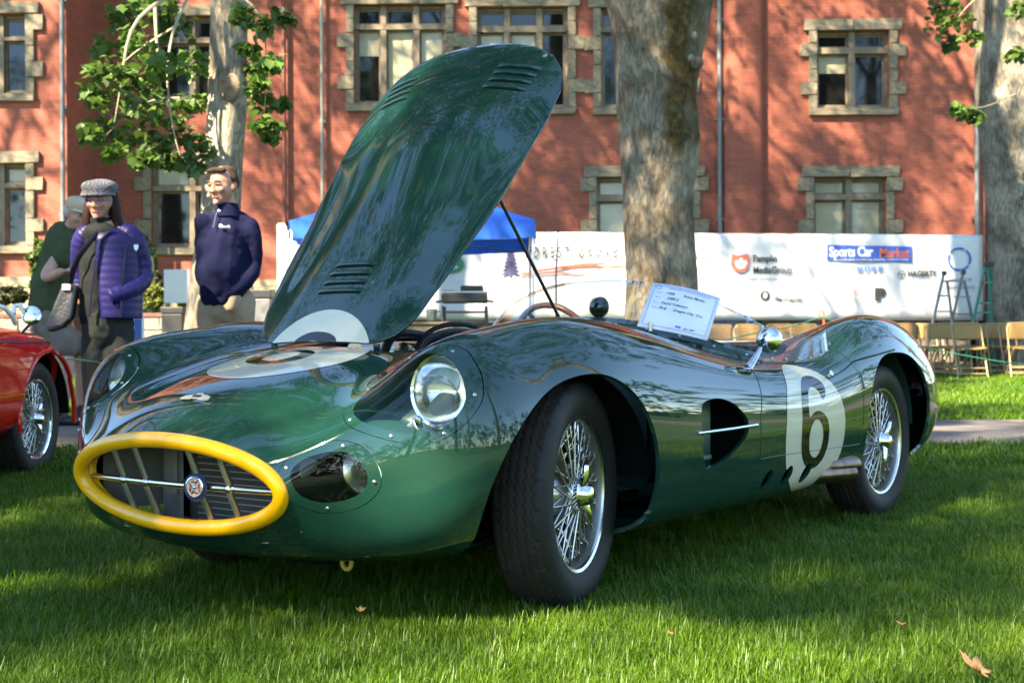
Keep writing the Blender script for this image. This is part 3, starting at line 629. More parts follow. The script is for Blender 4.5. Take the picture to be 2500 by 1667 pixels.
# outward facing order
_q=BV[BT]; _fl=(np.cross(_q[:,1,:3]-_q[:,0,:3],_q[:,2,:3]-_q[:,0,:3])*_q[:,0,3:]).sum(1)
if _fl.sum()<0: BT=BT[:,::-1].copy()
_sets={}
def _near(key,k,a,b,c,p,q):
    # smooth local fit of coordinate c over the coordinates a,b of the skin
    if key not in _sets: _sets[key]=BV[k]
    S=_sets[key]; d=(S[:,a]-p)**2+(S[:,b]-q)**2; i=np.argpartition(d,14)[:14]; Q=S[i]
    i0=i[d[i].argmin()]; Q=Q[np.abs(Q[:,c]-S[i0,c])<.06]
    A=np.stack([np.ones(len(Q)),Q[:,a]-p,Q[:,b]-q],1); r=np.linalg.lstsq(A,Q[:,c],rcond=None)[0][0]
    P=[0,0,0]; P[a],P[b],P[c]=p,q,r; N=Vector(Q[:,3:].mean(0)).normalized(); return Vector(P),N
def surf(x,y,zmin=.45): return _near(('t',zmin),BV[:,2]>zmin,0,1,2,x,y)
def surf_side(x,z,sgn=1): return _near(('s',sgn),BV[:,1]*sgn>.3,0,2,1,x,z)
def surf_front(y,z): return _near(('f',),BV[:,0]>.38,1,2,0,y,z)
def put(name,V,T,material,parent,off=0,smooth=True,M=None):
    V,T=compact(V,T); P=V[:,:3]+V[:,3:6]*off; N=V[:,3:6]/np.linalg.norm(V[:,3:6],axis=1,keepdims=True)
    if M is not None:
        A=np.array(M); P=P@A[:3,:3].T+A[:3,3]; N=N@A[:3,:3].T
    return link(name,arr_mesh(name,P,T,material,N),parent)
def boundary(T):
    E=np.vstack([T[:,[0,1]],T[:,[1,2]],T[:,[2,0]]]); S=np.sort(E,1); key=S[:,0].astype(np.int64)*10**7+S[:,1]
    u,idx,cnt=np.unique(key,return_index=True,return_counts=True); return E[idx[cnt==1]]
def lip(V,T,depth,sel=None):
    """strip turned inward along the open edges; returns vertices, quads"""
    E=boundary(T)
    if sel is not None: E=E[sel(V[E[:,0]])&sel(V[E[:,1]])]
    a=V[E[:,0]];b=V[E[:,1]];n=len(E)
    P=np.vstack([a[:,:3],b[:,:3],b[:,:3]-b[:,3:6]*depth,a[:,:3]-a[:,3:6]*depth]); k=np.arange(n)
    return P,np.stack([k,k+n*3,k+n*2,k+n],1)
HEAD=smooth_poly([(.645,.734),(.683,.718),(.721,.673),(.740,.627),(.744,.591),(.735,.555),(.713,.52),(.678,.500),(.640,.500),(.606,.507),(.565,.521),(.528,.536),(.496,.554),(.474,.578),(.468,.606),(.476,.636),(.496,.668),(.524,.697),(.568,.724),(.608,.735)])
FOG=smooth_poly([(.387,.423),(.399,.463),(.435,.492),(.492,.508),(.540,.500),(.572,.470),(.590,.429),(.583,.385),(.549,.35),(.499,.334),(.454,.335),(.410,.362)])
VENT=smooth_poly([(.552,.523),(.566,.547),(.622,.559),(.701,.558),(.785,.539),(.855,.502),(.883,.472),(.873,.436),(.817,.400),(.724,.366),(.626,.349),(.590,.352),(.560,.40),(.552,.448)],4)
HOODW=[(0,.0),(.002,.185),(.012,.225),(.04,.268),(.08,.296),(.13,.315),(.3,.345),(.6,.385),(.9,.412),(1.03,.408),(1.12,.38),(1.18,.33),(1.215,.26),(1.235,.16),(1.24,0)]
HOODP=np.array([(.29-s,w) for s,w in HOODW]+[(.29-s,-w) for s,w in HOODW[::-1]])
def f_hood(V): return np.where(V[:,2]>.6,sdf(HOODP,V[:,0],V[:,1]),-1)
def arch(V):
    x,y,z=V[:,0],V[:,1],V[:,2]
    rx=np.where(x>.03,.445,.325); a=(((x-.03)/rx)**2+((z-.33)/.325)**2)**.5; fa=(1-a)*.325
    ex=2.5; rx2=np.where(x>-2.235,.345,.385); b=((np.abs(x+2.235)/rx2)**ex+(np.abs(z-.38)/.305)**ex)**(1/ex); fb=(1-b)*.33
    f=np.maximum(fa,fb); return np.minimum(f,np.abs(y)-.42)      # >0 inside an arch
def cock(V): 
    f=(1-((np.abs(V[:,0]+1.46)/.43)**2.6+(np.abs(V[:,1])/.60)**2.6)**(1/2.6))*.45
    return np.where(V[:,2]>.5,f,-1)
def f_head(V): return np.where(V[:,0]>.40,sdf(HEAD,np.abs(V[:,1]),V[:,2]),-1)
def f_fog(V): return np.where(V[:,0]>.55,sdf(FOG,np.abs(V[:,1]),V[:,2]),-1)
def f_vent(V): return np.where(np.abs(V[:,1])>.6,sdf(VENT,-V[:,0],V[:,2]),-1)
HOLES=[(-1.057,.268,.03,.017),(-1.212,.270,.03,.017),(-1.368,.268,.034,.019)]
def f_holes(V):
    r=np.full(len(V),-1.)
    for cx,cz,a,b in HOLES:
        w=(V[:,0]-cx)*.53+(V[:,2]-cz)*-.85*-1; 
        u=(-(V[:,0]-cx))*.80+(V[:,2]-cz)*.60; w=(-(V[:,0]-cx))*-.60+(V[:,2]-cz)*.80
        r=np.maximum(r,np.where(V[:,1]>.5,(1-((u/.047)**2+(w/.025)**2)**.5)*.02,-1))
    return r
V,T=BV,BT
for fn in (f_hood,arch,cock,lambda V:f_head(V)+.0008,lambda V:f_fog(V)+.0008,f_vent,f_holes):
    V,T=clip(V,T,-fn(V)); 
V,T=compact(V,T)
body=put('body_shell',V,T,M_paint,car)
LV,LF=lip(V,T,.013,lambda p:((p[:,0]<.44)|((p[:,2]<.33)&(p[:,0]<.6)))&(p[:,0]>-3.1))
def tubeline(name,pts,r,material,parent,n=6): return MB().tube(pts,r,n).build(name,material,parent,60)
link('edge_flange',arr_mesh('edge_flange',LV,LF,M_paint,smooth=False),car)
# tail cap
mb=MB(); ring=_G[-1]; c=ring.mean(0)+np.array([-.03,0,0]); mb.add(np.vstack([ring,c[None]]),[(k,(k+1)%NV,NV) for k in range(NV)]); mb.build('tail_panel',M_paint,car,80)
# covers over the headlamps and fog lamps: painted ring + clear window
for name,fn,poly,inset in (('headlight_cover',f_head,HEAD,.021),('fog_light_cover',f_fog,FOG,.026)):
    for sg in (1,-1):
        side=lambda V:np.where(V[:,1]*sg>0,1.,-1.)
        k=BT[(BV[BT][:,:,1]*sg>.3).all(1)&(BV[BT][:,:,0]>.36).all(1)]
        v,t=compact(BV,k); v,t=clip(v,t,fn(v)-.0006)
        w,u=clip(v,t,inset-fn(v)); ringo=put(name,w,u,M_paint,car,.0012)
        w2,u2=clip(v,t,fn(v)-inset+.001); put('cover_window',w2,u2,M_glass,ringo,.0010)
        ps=poly[3::len(poly)//7 if name[0]=='h' else len(poly)//4]; cen=poly.mean(0)
        for p in ps:
            q=p+(cen-p)/np.linalg.norm(cen-p)*inset*.5; P,N=surf_front(q[0]*sg,q[1])
            if fn is f_head and P.x<.4: continue
            link('screw',SCREW,ringo,P+N*.002,N.to_track_quat('Z','Y').to_euler())
# dark bodies behind the covers and inside the shell
for sg in (1,-1):
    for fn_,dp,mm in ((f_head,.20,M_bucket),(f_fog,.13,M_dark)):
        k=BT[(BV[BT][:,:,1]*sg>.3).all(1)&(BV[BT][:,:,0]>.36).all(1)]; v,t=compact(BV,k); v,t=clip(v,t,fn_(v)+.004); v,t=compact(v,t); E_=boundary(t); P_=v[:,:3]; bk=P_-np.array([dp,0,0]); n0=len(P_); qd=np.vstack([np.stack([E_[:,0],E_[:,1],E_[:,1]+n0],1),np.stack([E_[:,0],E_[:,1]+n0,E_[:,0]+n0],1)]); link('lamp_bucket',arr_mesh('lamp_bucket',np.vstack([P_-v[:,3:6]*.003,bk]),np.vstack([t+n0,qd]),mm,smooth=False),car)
    # headlamp
    H=MB(); A=Matrix.Translation((.488,.628*sg,.621))@Matrix.Rotation(R(8*sg),4,'Z')@Matrix.Rotation(R(87),4,'Y')@Matrix.Diagonal((1.03,1.03,1,1))
    H.lathe([(.001,-.062),(.045,-.052),(.075,-.025),(.086,0)],36,A); h=H.build('headlight',M_reflector,car)
    L=MB(); L.lathe([(.0865,.001),(.075,.012),(.05,.021),(.02,.025),(.001,.0255)],48,A); L.build('lens',M_lens,h)
    L=MB(); L.lathe([(.085,-.012),(.093,-.008),(.096,.0),(.093,.007),(.086,.004)],48,A,close=False); L.build('rim',M_chrome,h)
    L=MB(); L.lathe([(.012,-.01),(.014,.004),(.011,.016),(.001,.022)],14,Matrix.Translation((.585,.625*sg,.545))@Matrix.Rotation(R(30),4,'Y')); L.build('side_lamp',M_reflector,h)
    B=Matrix.Translation((.664,.520*sg,.434))@Matrix.Rotation(R(24*sg),4,'Z')@Matrix.Rotation(R(90),4,'Y')@Matrix.Diagonal((1.05,1.05,1,1))
    H=MB(); H.lathe([(.001,-.05),(.03,-.04),(.048,-.012),(.054,0)],28,B); h=H.build('fog_light',M_reflector2,car)
    L=MB(); L.lathe([(.053,.001),(.04,.012),(.001,.017)],28,B); L.build('lens',M_lens2,h)
    L=MB(); L.lathe([(.052,-.008),(.059,-.004),(.060,.002),(.054,.005)],32,B); L.build('rim',M_chrome,h)
    # liners of the wheel arches
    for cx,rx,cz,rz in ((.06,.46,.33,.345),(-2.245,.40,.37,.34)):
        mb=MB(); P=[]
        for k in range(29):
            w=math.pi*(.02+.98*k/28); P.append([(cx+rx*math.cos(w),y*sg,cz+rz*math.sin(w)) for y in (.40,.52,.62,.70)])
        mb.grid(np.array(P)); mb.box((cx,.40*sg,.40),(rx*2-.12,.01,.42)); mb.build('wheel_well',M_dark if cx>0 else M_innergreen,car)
    # side vent chamber with its strake
    mb=MB(); mb.box((-.72,.63*sg,.45),(.42,.008,.30)); mb.box((-.72,.69*sg,.335),(.42,.12,.01)); mb.box((-.93,.69*sg,.45),(.01,.12,.26)); mb.box((-.72,.69*sg,.58),(.42,.12,.01)); mb.build('vent_chamber',M_dark,car)
    mb=MB(); mb.box((-.63,.715*sg,.45),(.09,.008,.23),Matrix.Rotation(R(-14*sg),3,'Z')); mb.box((-.735,.70*sg,.45),(.075,.008,.24),Matrix.Rotation(R(-6*sg),3,'Z')); mb.box((-.64,.74*sg,.375),(.10,.03,.012)); mb.build('vent_baffle',M_ventgreen,car)
    a,na=surf_side(-.505,.461,sg); b,nb=surf_side(-.93,.463,sg)
    mb=MB(); mb.tube([a+na*.006,a.lerp(b,.5)+na*.012,b+nb*.006],[.008,.008,.007],8,sy=.8); mb.build('vent_strake',M_alu,car)
    # vent rim
    q=[surf_side(-x,z,sg)[0]*1 for x,z in VENT[::2]]; 
# floor, bulkheads
mb=MB(); mb.box((-.32,0,.22),(1.2,.7,.02)); mb.box((-1.0,0,.42),(.02,1.1,.5)); mb.box((.30,0,.42),(.02,.66,.40)); mb.box((-1.45,0,.21),(.95,1.1,.02)); mb.box((-1.9,0,.44),(.02,1.1,.46)); mb.box((-1.45,.585,.42),(.95,.02,.42)); mb.box((-1.45,-.585,.42),(.95,.02,.42)); mb.build('inner_tub',M_innergreen,car)
mb=MB(); mb.box((.35,0,.175),(.5,.66,.01)); mb.box((-.3,0,.14),(.9,.6,.03)); mb.build('under_tray',M_dark,car)
# number roundels and the figure 6
SIX=smooth_poly([(1.478,.526),(1.500,.545),(1.503,.572),(1.482,.594),(1.445,.607),(1.40,.610),(1.36,.601),(1.325,.575),(1.300,.53),(1.290,.47),(1.289,.40),(1.298,.355),(1.325,.313),(1.36,.291),(1.40,.281),(1.44,.283),(1.485,.303),(1.512,.335),(1.521,.375),(1.516,.42),(1.497,.455),(1.46,.478),(1.42,.486),(1.385,.481),(1.352,.465),(1.346,.49),(1.350,.525),(1.366,.555),(1.395,.571),(1.428,.567),(1.452,.550),(1.461,.53)],3)
SIXH=smooth_poly([(1.353,.39),(1.363,.43),(1.395,.455),(1.43,.452),(1.46,.425),(1.47,.385),(1.46,.345),(1.435,.322),(1.405,.321),(1.37,.342)],4)
def six(u,v): return np.minimum(sdf(SIX,u,v),-sdf(SIXH,u,v))
reg=BT[(BV[BT][:,:,1]>.6).all(1)&(BV[BT][:,:,0]<-1.0).all(1)&(BV[BT][:,:,0]>-1.8).all(1)]
ROUND=smooth_poly([(1.324,.645),(1.375,.650),(1.479,.630),(1.554,.593),(1.612,.540),(1.652,.470),(1.664,.40),(1.655,.335),(1.628,.288),(1.60,.283),(1.575,.26),(1.55,.225),(1.50,.205),(1.42,.196),(1.343,.205),(1.262,.235),(1.205,.285),(1.172,.36),(1.166,.44),(1.185,.53),(1.235,.60),(1.28,.632)],4)
v,t=compact(BV,reg); v,t=clip(v,t,sdf(ROUND,-v[:,0],v[:,2])); v,t=clip(v,t,-f_holes(v)); rd=put('number_roundel',v,t,M_cream,car,.0012)
v,t=compact(BV,reg); v,t=clip(v,t,six(-v[:,0],v[:,2])); v,t=clip(v,t,-f_holes(v)); put('number',v,t,M_num,rd,.0022)
mb=MB()
for cx,cz,a,b in HOLES:
    P,N=surf_side(cx,cz); mb.box(P-N*.05,(.14,.01,.12))
mb.build('hole_backing',M_dark,car)
# on the nose and the bonnet (bonnet closed position): circle round (.385,0)
NC,NR=.405,.23
def f_nose(V): return np.where(V[:,2]>.55,NR-np.sqrt((V[:,0]-NC)**2+V[:,1]**2),-1)
def f_nsix(V): 
    return np.where(V[:,2]>.55,six(1.405+(V[:,1]+.015)/.93,.445-(V[:,0]-.385)/.80),-1)
top=BT[(BV[BT][:,:,2]>.55).all(1)&(BV[BT][:,:,0]>-1.1).all(1)&(np.abs(BV[BT][:,:,1])<.5).all(1)]
v0,t0=compact(BV,top)
v,t=clip(v0,t0,-f_hood(v0)); v,t=clip(v,t,f_nose(v)); rd=put('nose_roundel',v,t,M_cream,car,.0012)
v,t=clip(v0,t0,-f_hood(v0)); v,t=clip(v,t,f_nsix(v)); put('number',v,t,M_num,rd,.0022)
# bonnet, hinged at its front edge
hz=surf(.29,0)[0].z; HA=R(49.5)
HM=Matrix.Translation((.30,0,hz+.012))@Matrix.Rotation(HA,4,'Y')@Matrix.Translation((-.29,0,-hz))
# finer surface for the bonnet
hv,ht=v0,t0
hv,ht=clip(hv,ht,f_hood(hv)-.004)
# slightly stronger crown than the cowl line
def crown(v):
    w=v.copy(); w[:,2]-= .045*(w[:,1]/.4)**2*np.clip((.29-w[:,0])/.5,0.2,1); return w
hood=put('bonnet',crown(hv),ht,M_paint,car,0,M=HM)
sol=hood.modifiers.new('thickness','SOLIDIFY'); sol.thickness=.006; sol.offset=-1
hood.data.materials.append(M_paint)
v,t=clip(hv,ht,f_nose(hv)); hr=put('number_roundel',crown(v),t,M_cream,hood,.0012,M=HM)
v,t=clip(hv,ht,f_nsix(hv)); put('number',crown(v),t,M_num,hood,.0022,M=HM)
def hpt(s,y):
    P,N=surf(.29-s,y,.55); P=Vector((.29-s,y,P.z)); P.z-=.045*(y/.4)**2*min(1,max(.2,s/.5)); return HM@P,(HM.to_3x3()@N)
def louver(s,y0,y1):
    a,n=hpt(s,y0); b,_=hpt(s,y1); P=[]
    fw=(HM.to_3x3()@Vector((-1,0,0)))
    for k in range(11):
        t=k/10; c=a.lerp(b,t); c=hpt(s,y0+(y1-y0)*t)[0]; e=min(1,min(t,1-t)*7)**.5
        P.append([c+fw*.011+n*.0005,c+fw*.006+n*(.0045*e+.0005),c+n*(.008*e+.0005),c-fw*.004+n*(.0068*e+.0005),c-fw*.006+n*(.005*e+.0003),c-fw*.0065-n*.001])
    mb=MB(); mb.grid(np.array(P)); mb.build('louver',M_paint,hood,60)
    mb=MB(); mb.tube([hpt(s-.0085,y0+.006)[0]+n*.001,hpt(s-.0085,(y0+y1)/2)[0]+n*.001,hpt(s-.0085,y1-.006)[0]+n*.001],.0017,6); mb.build('louver_slot',M_dark,hood)
for i in range(4):
    louver(.185+.033*i,-.095+.006*i,.085)
    for sg in (1,-1):
        a,b=sorted((sg*(.155+.004*i),sg*(.305+.004*i))); louver(1.005+.033*i,a,b)
for s,y in ((1.17,.30),(1.17,-.30)):
    p,n=hpt(s,y); mb=MB(); mb.lathe([(.009,0),(.009,.003),(.004,.004),(.001,.004)],14,Matrix.Translation(p)@n.to_track_quat('Z','Y').to_matrix().to_4x4()); mb.build('fastener',M_screw,hood)
st,_=hpt(.60,.352); mb=MB(); mb.tube([st,Vector((-.47,.395,.70))],.0055,8); mb.build('bonnet_stay',M_black,car)
# hinge strap and engine
for y in (.205,-.205): MB().box((.262,y,hz-.025),(.006,.022,.07),Matrix.Rotation(R(12),3,'Y')).build('bonnet_hinge',M_paint,car,0)
en=MB(); en.box((-.30,0,.50),(.74,.34,.34)); en.box((-.30,.10,.69),(.68,.11,.06)); en.box((-.30,-.10,.69),(.68,.11,.06)); eng=bevel(en.build('engine',M_steel,car,0),.02)
for y in (.10,-.10): MB().tube([(.03,y,.70),(-.62,y,.70)],.042,12).build('cam_cover',M_alu,eng)
for k,(pts,r) in enumerate([([(.08,.04,.60),(.07,.07,.735),(.0,.11,.765),(-.2,.18,.72)],.014),([(.1,.2,.60),(.08,.22,.725),(.0,.26,.77),(-.16,.28,.74),(-.22,.28,.6)],.012),([(.02,.13,.6),(.0,.14,.745),(-.12,.2,.795),(-.25,.27,.74)],.008),([(-.05,.3,.6),(-.06,.31,.715),(-.15,.32,.74),(-.3,.33,.70)],.010)]): 
    q=smooth_poly(pts,1) if 0 else pts
    t=np.linspace(0,len(q)-1,18); MB().tube([tuple(p) for p in nspline(np.arange(len(q)),np.array(q),t)],r,8).build('hose',M_black,eng)
mb=MB(); mb.lathe([(.001,.0),(.035,0),(.045,.02),(.045,.07),(.03,.08),(.001,.08)],20,Matrix.Translation((.02,.24,.645))@Matrix.Rotation(R(65),4,'X')); mb.build('air_intake',M_alu,eng)
mb=MB(); mb.tube([(-.2,.33,.74),(-.2,.33,.765)],.016,12); mb.ell((-.2,.33,.768),(.017,.017,.008)); mb.build('filler_cap',M_chrome,eng)
# grille: yellow tube, bars, badge, radiator and ducting
gr=_G[0].copy(); cen=gr.mean(0)
ang=[]
ringp=[]
for k in range(0,NV,4): ringp.append(tuple(gr[k]))
rp=np.array(ringp); 
inner=np.array([(.815+.012*math.sin(w)**2+.034*math.sin(w)+.004,.388*math.cos(w),.382+.1145*math.sin(w)) for w in np.linspace(0,2*math.pi,96,endpoint=False)])
mb=MB(); mb.tube([tuple(p) for p in inner],.0212,14,closed=True); gs=mb.build('grille_surround',M_yellow,car,80)
mb=MB(); P=[]
for d,sc in ((.004,.92),(-.012,.905),(-.028,.89)):
    P.append(rp*np.array([1,sc,sc])+np.array([d,0,cen[2]*(1-sc)]))
mb.grid(np.array(P),cv=True); mb.build('duct_lip',M_yellow,car)
def gx(y): return .832-.22*y*y
def gt(z): return (z-.38)*.48
zb=.379
mb=MB(); ys=np.linspace(-.372,.372,25); mb.tube([(gx(y)-.006,y,zb) for y in ys],.0088,10); mb.build('grille_bar',M_alu,car)
for y,zt,zl in ((-.205,.478,.268),(-.105,.500,.256),(.105,.500,.256),(.205,.478,.268)):
    mb=MB(); mb.tube([(gx(y)+gt(zt)-.012,y,zt),(gx(y)-.005,y,zb+.01),(gx(y)-.005,y,zb-.01),(gx(y)+gt(zl)-.004,y,zl-.004)],[.0088]*4,10); bar=mb.build('grille_bar',M_bar,car)
    MB().ell((gx(y)-.004,y,zb),(.013,.014,.013),12,8).build('bar_joint',M_alu,bar)
BD=Matrix.Translation((gx(.105)+.012,.108,zb+.002))@Matrix.Rotation(R(12),4,'Z')@Matrix.Rotation(R(90),4,'Y')@Matrix.Rotation(R(20),4,'Z')@Matrix.Diagonal((.80,.80,1,1))
mb=MB(); mb.lathe([(.001,0),(.043,0),(.045,.003),(.043,.006),(.001,.006)],36,BD); bd=mb.build('club_badge',M_badgeblue,car)
mb=MB(); mb.lathe([(.0335,.0062),(.034,.0085),(.031,.0095),(.0305,.0085)],36,BD); mb.build('badge_ring',M_chrome,bd)
mb=MB(); mb.lathe([(.031,.0066),(.001,.0068)],36,BD); mb.build('badge_face',M_badge,bd)
mb=MB()
for k in range(8):
    w=k*math.pi/4; mb.ell(BD@Vector((.018*math.cos(w),.018*math.sin(w),.007)),(.003,.008,.003),8,6,Matrix.Rotation(-w,3,'X'))
mb.build('badge_petal',M_badgered,bd)
mb=MB(); mb.lathe([(.007,.0066),(.004,.011),(.001,.012)],12,BD); mb.build('badge_boss',M_chrome,bd)
mb=MB(); mb.box((.56,.08,.375),(.02,.56,.28)); rad=mb.build('radiator',M_radcore,car,0)
for k in range(16): MB().box((.574,.08,.248+.0175*k),(.008,.55,.0025)).build('radiator_fin',M_fin,rad,0)
mb=MB(); mb.box((.575,-.205,.38),(.03,.012,.30)); mb.box((.575,.30,.38),(.03,.010,.30)); mb.box((.60,.05,.236),(.09,.62,.012),Matrix.Rotation(R(-12),3,'Y')); mb.build('radiator_frame',M_steel,car,0)
mb=MB(); mb.box((.60,-.27,.38),(.012,.12,.28),Matrix.Rotation(R(-18),3,'Z')); mb.box((.63,-.24,.42),(.006,.05,.2)); mb.build('duct_plate',M_alu2,car,0)
mb=MB(); mb.box((.66,-.36,.38),(.2,.006,.20),Matrix.Rotation(R(-8),3,'Z')); mb.box((.66,.38,.38),(.2,.006,.20),Matrix.Rotation(R(8),3,'Z')); mb.box((.68,0,.50),(.2,.6,.006),Matrix.Rotation(R(4),3,'Y')); mb.box((.66,0,.245),(.2,.56,.006)); mb.build('intake_duct',M_duct,car,0)
# winged emblem on the nose
P,N=surf(.742,0,.5)
EM=Matrix.Translation(P+N*.001)@(Matrix(((0,N.z,N.x),(1,0,0),(0,-N.x,N.z))).to_4x4())
wing=[(-.058,.010),(-.052,.016),(-.02,.014),(-.012,.010),(.012,.010),(.02,.014),(.052,.016),(.058,.010),(.050,-.004),(.030,-.010),(.016,-.011),(.010,-.018),(-.010,-.018),(-.016,-.011),(-.030,-.010),(-.050,-.004)]
EM=Matrix.Translation(P+N*.001)@Matrix(((0,-N.z,N.x,0),(1,0,0,0),(0,N.x,N.z,0),(0,0,0,1)))
wing=[(x,-y) for x,y in wing][::-1]
mb=MB(); mb.prism(wing,.004,EM); wb=mb.build('wing_emblem',M_chrome,car,30)
mb=MB(); mb.prism([(x*.92,y*.86) for x,y in wing],.0050,EM,h0=.0035); mb.build('emblem_enamel',M_cream,wb,30)
mb=MB(); mb.box((0,0,0),(.032,.009,.002)); 
for f in mb.v[:]: pass
mb.v=[tuple(EM@(Vector(q)+Vector((0,.001,.0055)))) for q in mb.v]; mb.build('emblem_plate',M_black,wb,0)
# panel seams: doors and sill line (left and right)
for sg in (1,-1):
    def seam(pts,r=.0018):
        q=[]
        for (x0,z0),(x1,z1) in zip(pts[:-1],pts[1:]):
            for k in range(8): q.append((x0+(x1-x0)*k/8,z0+(z1-z0)*k/8))
        q.append(pts[-1]); P3=[]
        for x,z in q:
            P,N=surf_side(x,z,sg); P3.append(P+N*.0002)
        MB().tube(P3,r,5).build('panel_seam',M_black,car,60)
    seam([(-1.04,.640),(-1.012,.59),(-.995,.542),(-.972,.478),(-.975,.40),(-.981,.347),(-1.136,.347),(-1.831,.340)])
    seam([(-1.76,.70),(-1.81,.62),(-1.835,.52),(-1.84,.40),(-1.835,.345)],.0014)
# beading where wing screen meets haunch
# windscreen
SB=[(-1.0,0),(-1.015,.2),(-1.055,.4),(-1.115,.53),(-1.20,.62),(-1.26,.652)]
def spl(P,n): 
    P=np.array(P,float); t=np.r_[0,np.cumsum(np.linalg.norm(np.diff(P,axis=0),axis=1))]; return nspline(t,P,np.linspace(0,t[-1],n))
half=spl([(-1.0,-.02)]+SB[0:1]+SB[1:],26)[2:]
base=np.vstack([half[::-1]*np.array([1,-1]),[[-1.0,0]],half])
def sheet(name,base,hts,lean,z_extra,parent,material):
    P=[];B=[]
    m=len(base)
    for i,(x,y) in enumerate(base):
        z=surf(x,y,.5)[0].z; t=i/(m-1); h=hts(t); lx,ly=lean(t)
        B.append((x,y,z-.004)); row=[]
        for k in range(7): u=k/6; row.append((x+lx*h*u,y+ly*h*u,z-.003+h*u*1.0+z_extra))
        P.append(row)
    return np.array(P),np.array(B)
def thick(o,t=.003):
    s=o.modifiers.new('thickness','SOLIDIFY'); s.thickness=t; s.offset=0; return o
P,B=sheet('s',base,lambda t:.185-.055*abs(2*t-1)**3,lambda t:(-1.15+.15*abs(2*t-1),-.35*(2*t-1)),0,car,None)
mb=MB(); mb.grid(P); ws=thick(mb.build('windscreen',M_glass,car,80))
tubeline('screen_edge',[tuple(p) for p in P[:,-1]],.0014,M_edge,ws)
for e in (0,-1): tubeline('screen_edge',[tuple(p) for p in P[e,:]],.002,M_black,ws)
u=.24; strip=np.stack([B,P[:,0]*(1-u)+P[:,-1]*u],1)+np.array([.004,0,0]); mb=MB(); mb.grid(strip); ss=thick(mb.build('screen_strip',M_paint,car,80),.003)
for i in range(2,len(P)-1,4):
    q=Vector(strip[i].mean(0))+Vector((.004,0,.004)); link('screw',SCREW,ss,q,(0,R(50),math.atan2(base[i][1],.6)))
# wing screens along the cockpit sides
for sg in (1,-1):
    wb2=spl([(-1.255,.650),(-1.35,.672),(-1.44,.698),(-1.55,.716),(-1.65,.720),(-1.73,.705),(-1.79,.675)],30)*np.array([1,sg])
    P,B=sheet('w',wb2,lambda t:(.118-.035*t)*min(1,((1-t)*6)**.5+.02),lambda t:(-.75*(1-t)-.1,-.25*sg),0,car,None)
    mb=MB(); mb.grid(P); w=thick(mb.build('side_screen',M_glass,car,80)); tubeline('screen_edge',[tuple(p) for p in P[:,-1]],.001,M_black,w)
    for i in range(3,29,4):
        p=Vector(P[i][1])+Vector((0,.006*sg,0)); link('screw',SCREW,w,p,(R(-80*sg),0,0))
    tubeline('screen_bead',[tuple(p+np.array([0,.004*sg,.003])) for p in B],.004,M_paint,w)
# beading ahead of the rear wing
q=[]
for x,z in [(-1.79,.70),(-1.815,.655),(-1.835,.60),(-1.845,.55)]:
    P,N=surf_side(x,z); q.append(P+N*.001)
tubeline('wing_bead',q,.004,M_paint,car)
# mirrors
P0,N0=surf_side(-1.04,.648)
mb=MB(); mb.tube([P0,P0+Vector((-.02,.0,.012)),P0+Vector((-.055,.004,.04)),P0+Vector((-.085,.005,.066))],[.018,.015,.011,.006],12,sy=.7); mr=mb.build('door_mirror',M_chrome,car)
mc=Vector((-1.175,.722,.741)); mb=MB(); mb.lathe([(.001,.040),(.018,.037),(.035,.026),(.045,.008),(.047,-.006),(.046,-.012),(.040,-.014),(.001,-.012)],28,Matrix.Translation(mc)@Matrix.Rotation(R(78),4,'Y')@Matrix.Rotation(R(6),4,'X')); mb.build('mirror_shell',M_chrome,mr)
mb=MB(); mb.ell(P0+Vector((.02,.0,-.004)),(.045,.018,.006)); mb.build('mirror_foot',M_chrome,mr)
mb=MB(); mb.lathe([(.001,.038),(.02,.034),(.036,.018),(.041,.0),(.038,-.006),(.001,-.004)],24,Matrix.Translation((-1.13,.06,.862))@Matrix.Rotation(R(82),4,'Y')); m2=mb.build('rear_view_mirror',M_paintgloss,car); MB().tube([(-1.13,.06,.83),(-1.12,.06,.77)],.006,8).build('mirror_stalk',M_black,m2)
# small lamp at the top of the door roundel
P0,N0=surf_side(-1.563,.607); mb=MB(); mb.tube([P0,P0+N0*.022],.011,10); sl=mb.build('number_lamp',M_chrome,car); MB().ell(P0+N0*.03,(.015,.015,.015),14,10).build('lamp_glass',M_lens2,sl)
# steering wheel, seats, dashboard
SM=Matrix.Translation((-1.44,-.35,.705))@Matrix.Rotation(R(-68),4,'Y')
mb=MB(); mb.tube([SM@Vector((.19*math.cos(w),.19*math.sin(w),0)) for w in np.linspace(0,2*math.pi,40,endpoint=False)],.013,10,closed=True); sw=mb.build('steering_wheel',M_wood,car)
mb=MB()
for w in (90,210,330): mb.box(SM@Vector((.09*math.cos(R(w)),.09*math.sin(R(w)),0)),(.19,.022,.004),SM.to_3x3()@Matrix.Rotation(R(w),3,'Z'))
mb.lathe([(.001,.02),(.035,.015),(.04,0),(.001,-.01)],20,SM); mb.build('wheel_spoke',M_alu,sw); MB().tube([SM@Vector((0,0,0)),(-1.02,-.35,.60)],.018,8).build('steering_column',M_black,sw)
mb=MB(); mb.box((-1.06,0,.64),(.04,1.0,.18)); bevel(mb.build('dashboard',M_black,car,0),.015)
for y in (-.3,.28):
    mb=MB(); mb.box((-1.5,y,.33),(.45,.42,.14)); mb.box((-1.77,y,.50),(.12,.42,.36),Matrix.Rotation(R(-14),3,'Y')); bevel(mb.build('seat',M_leather,car,0),.05,3)
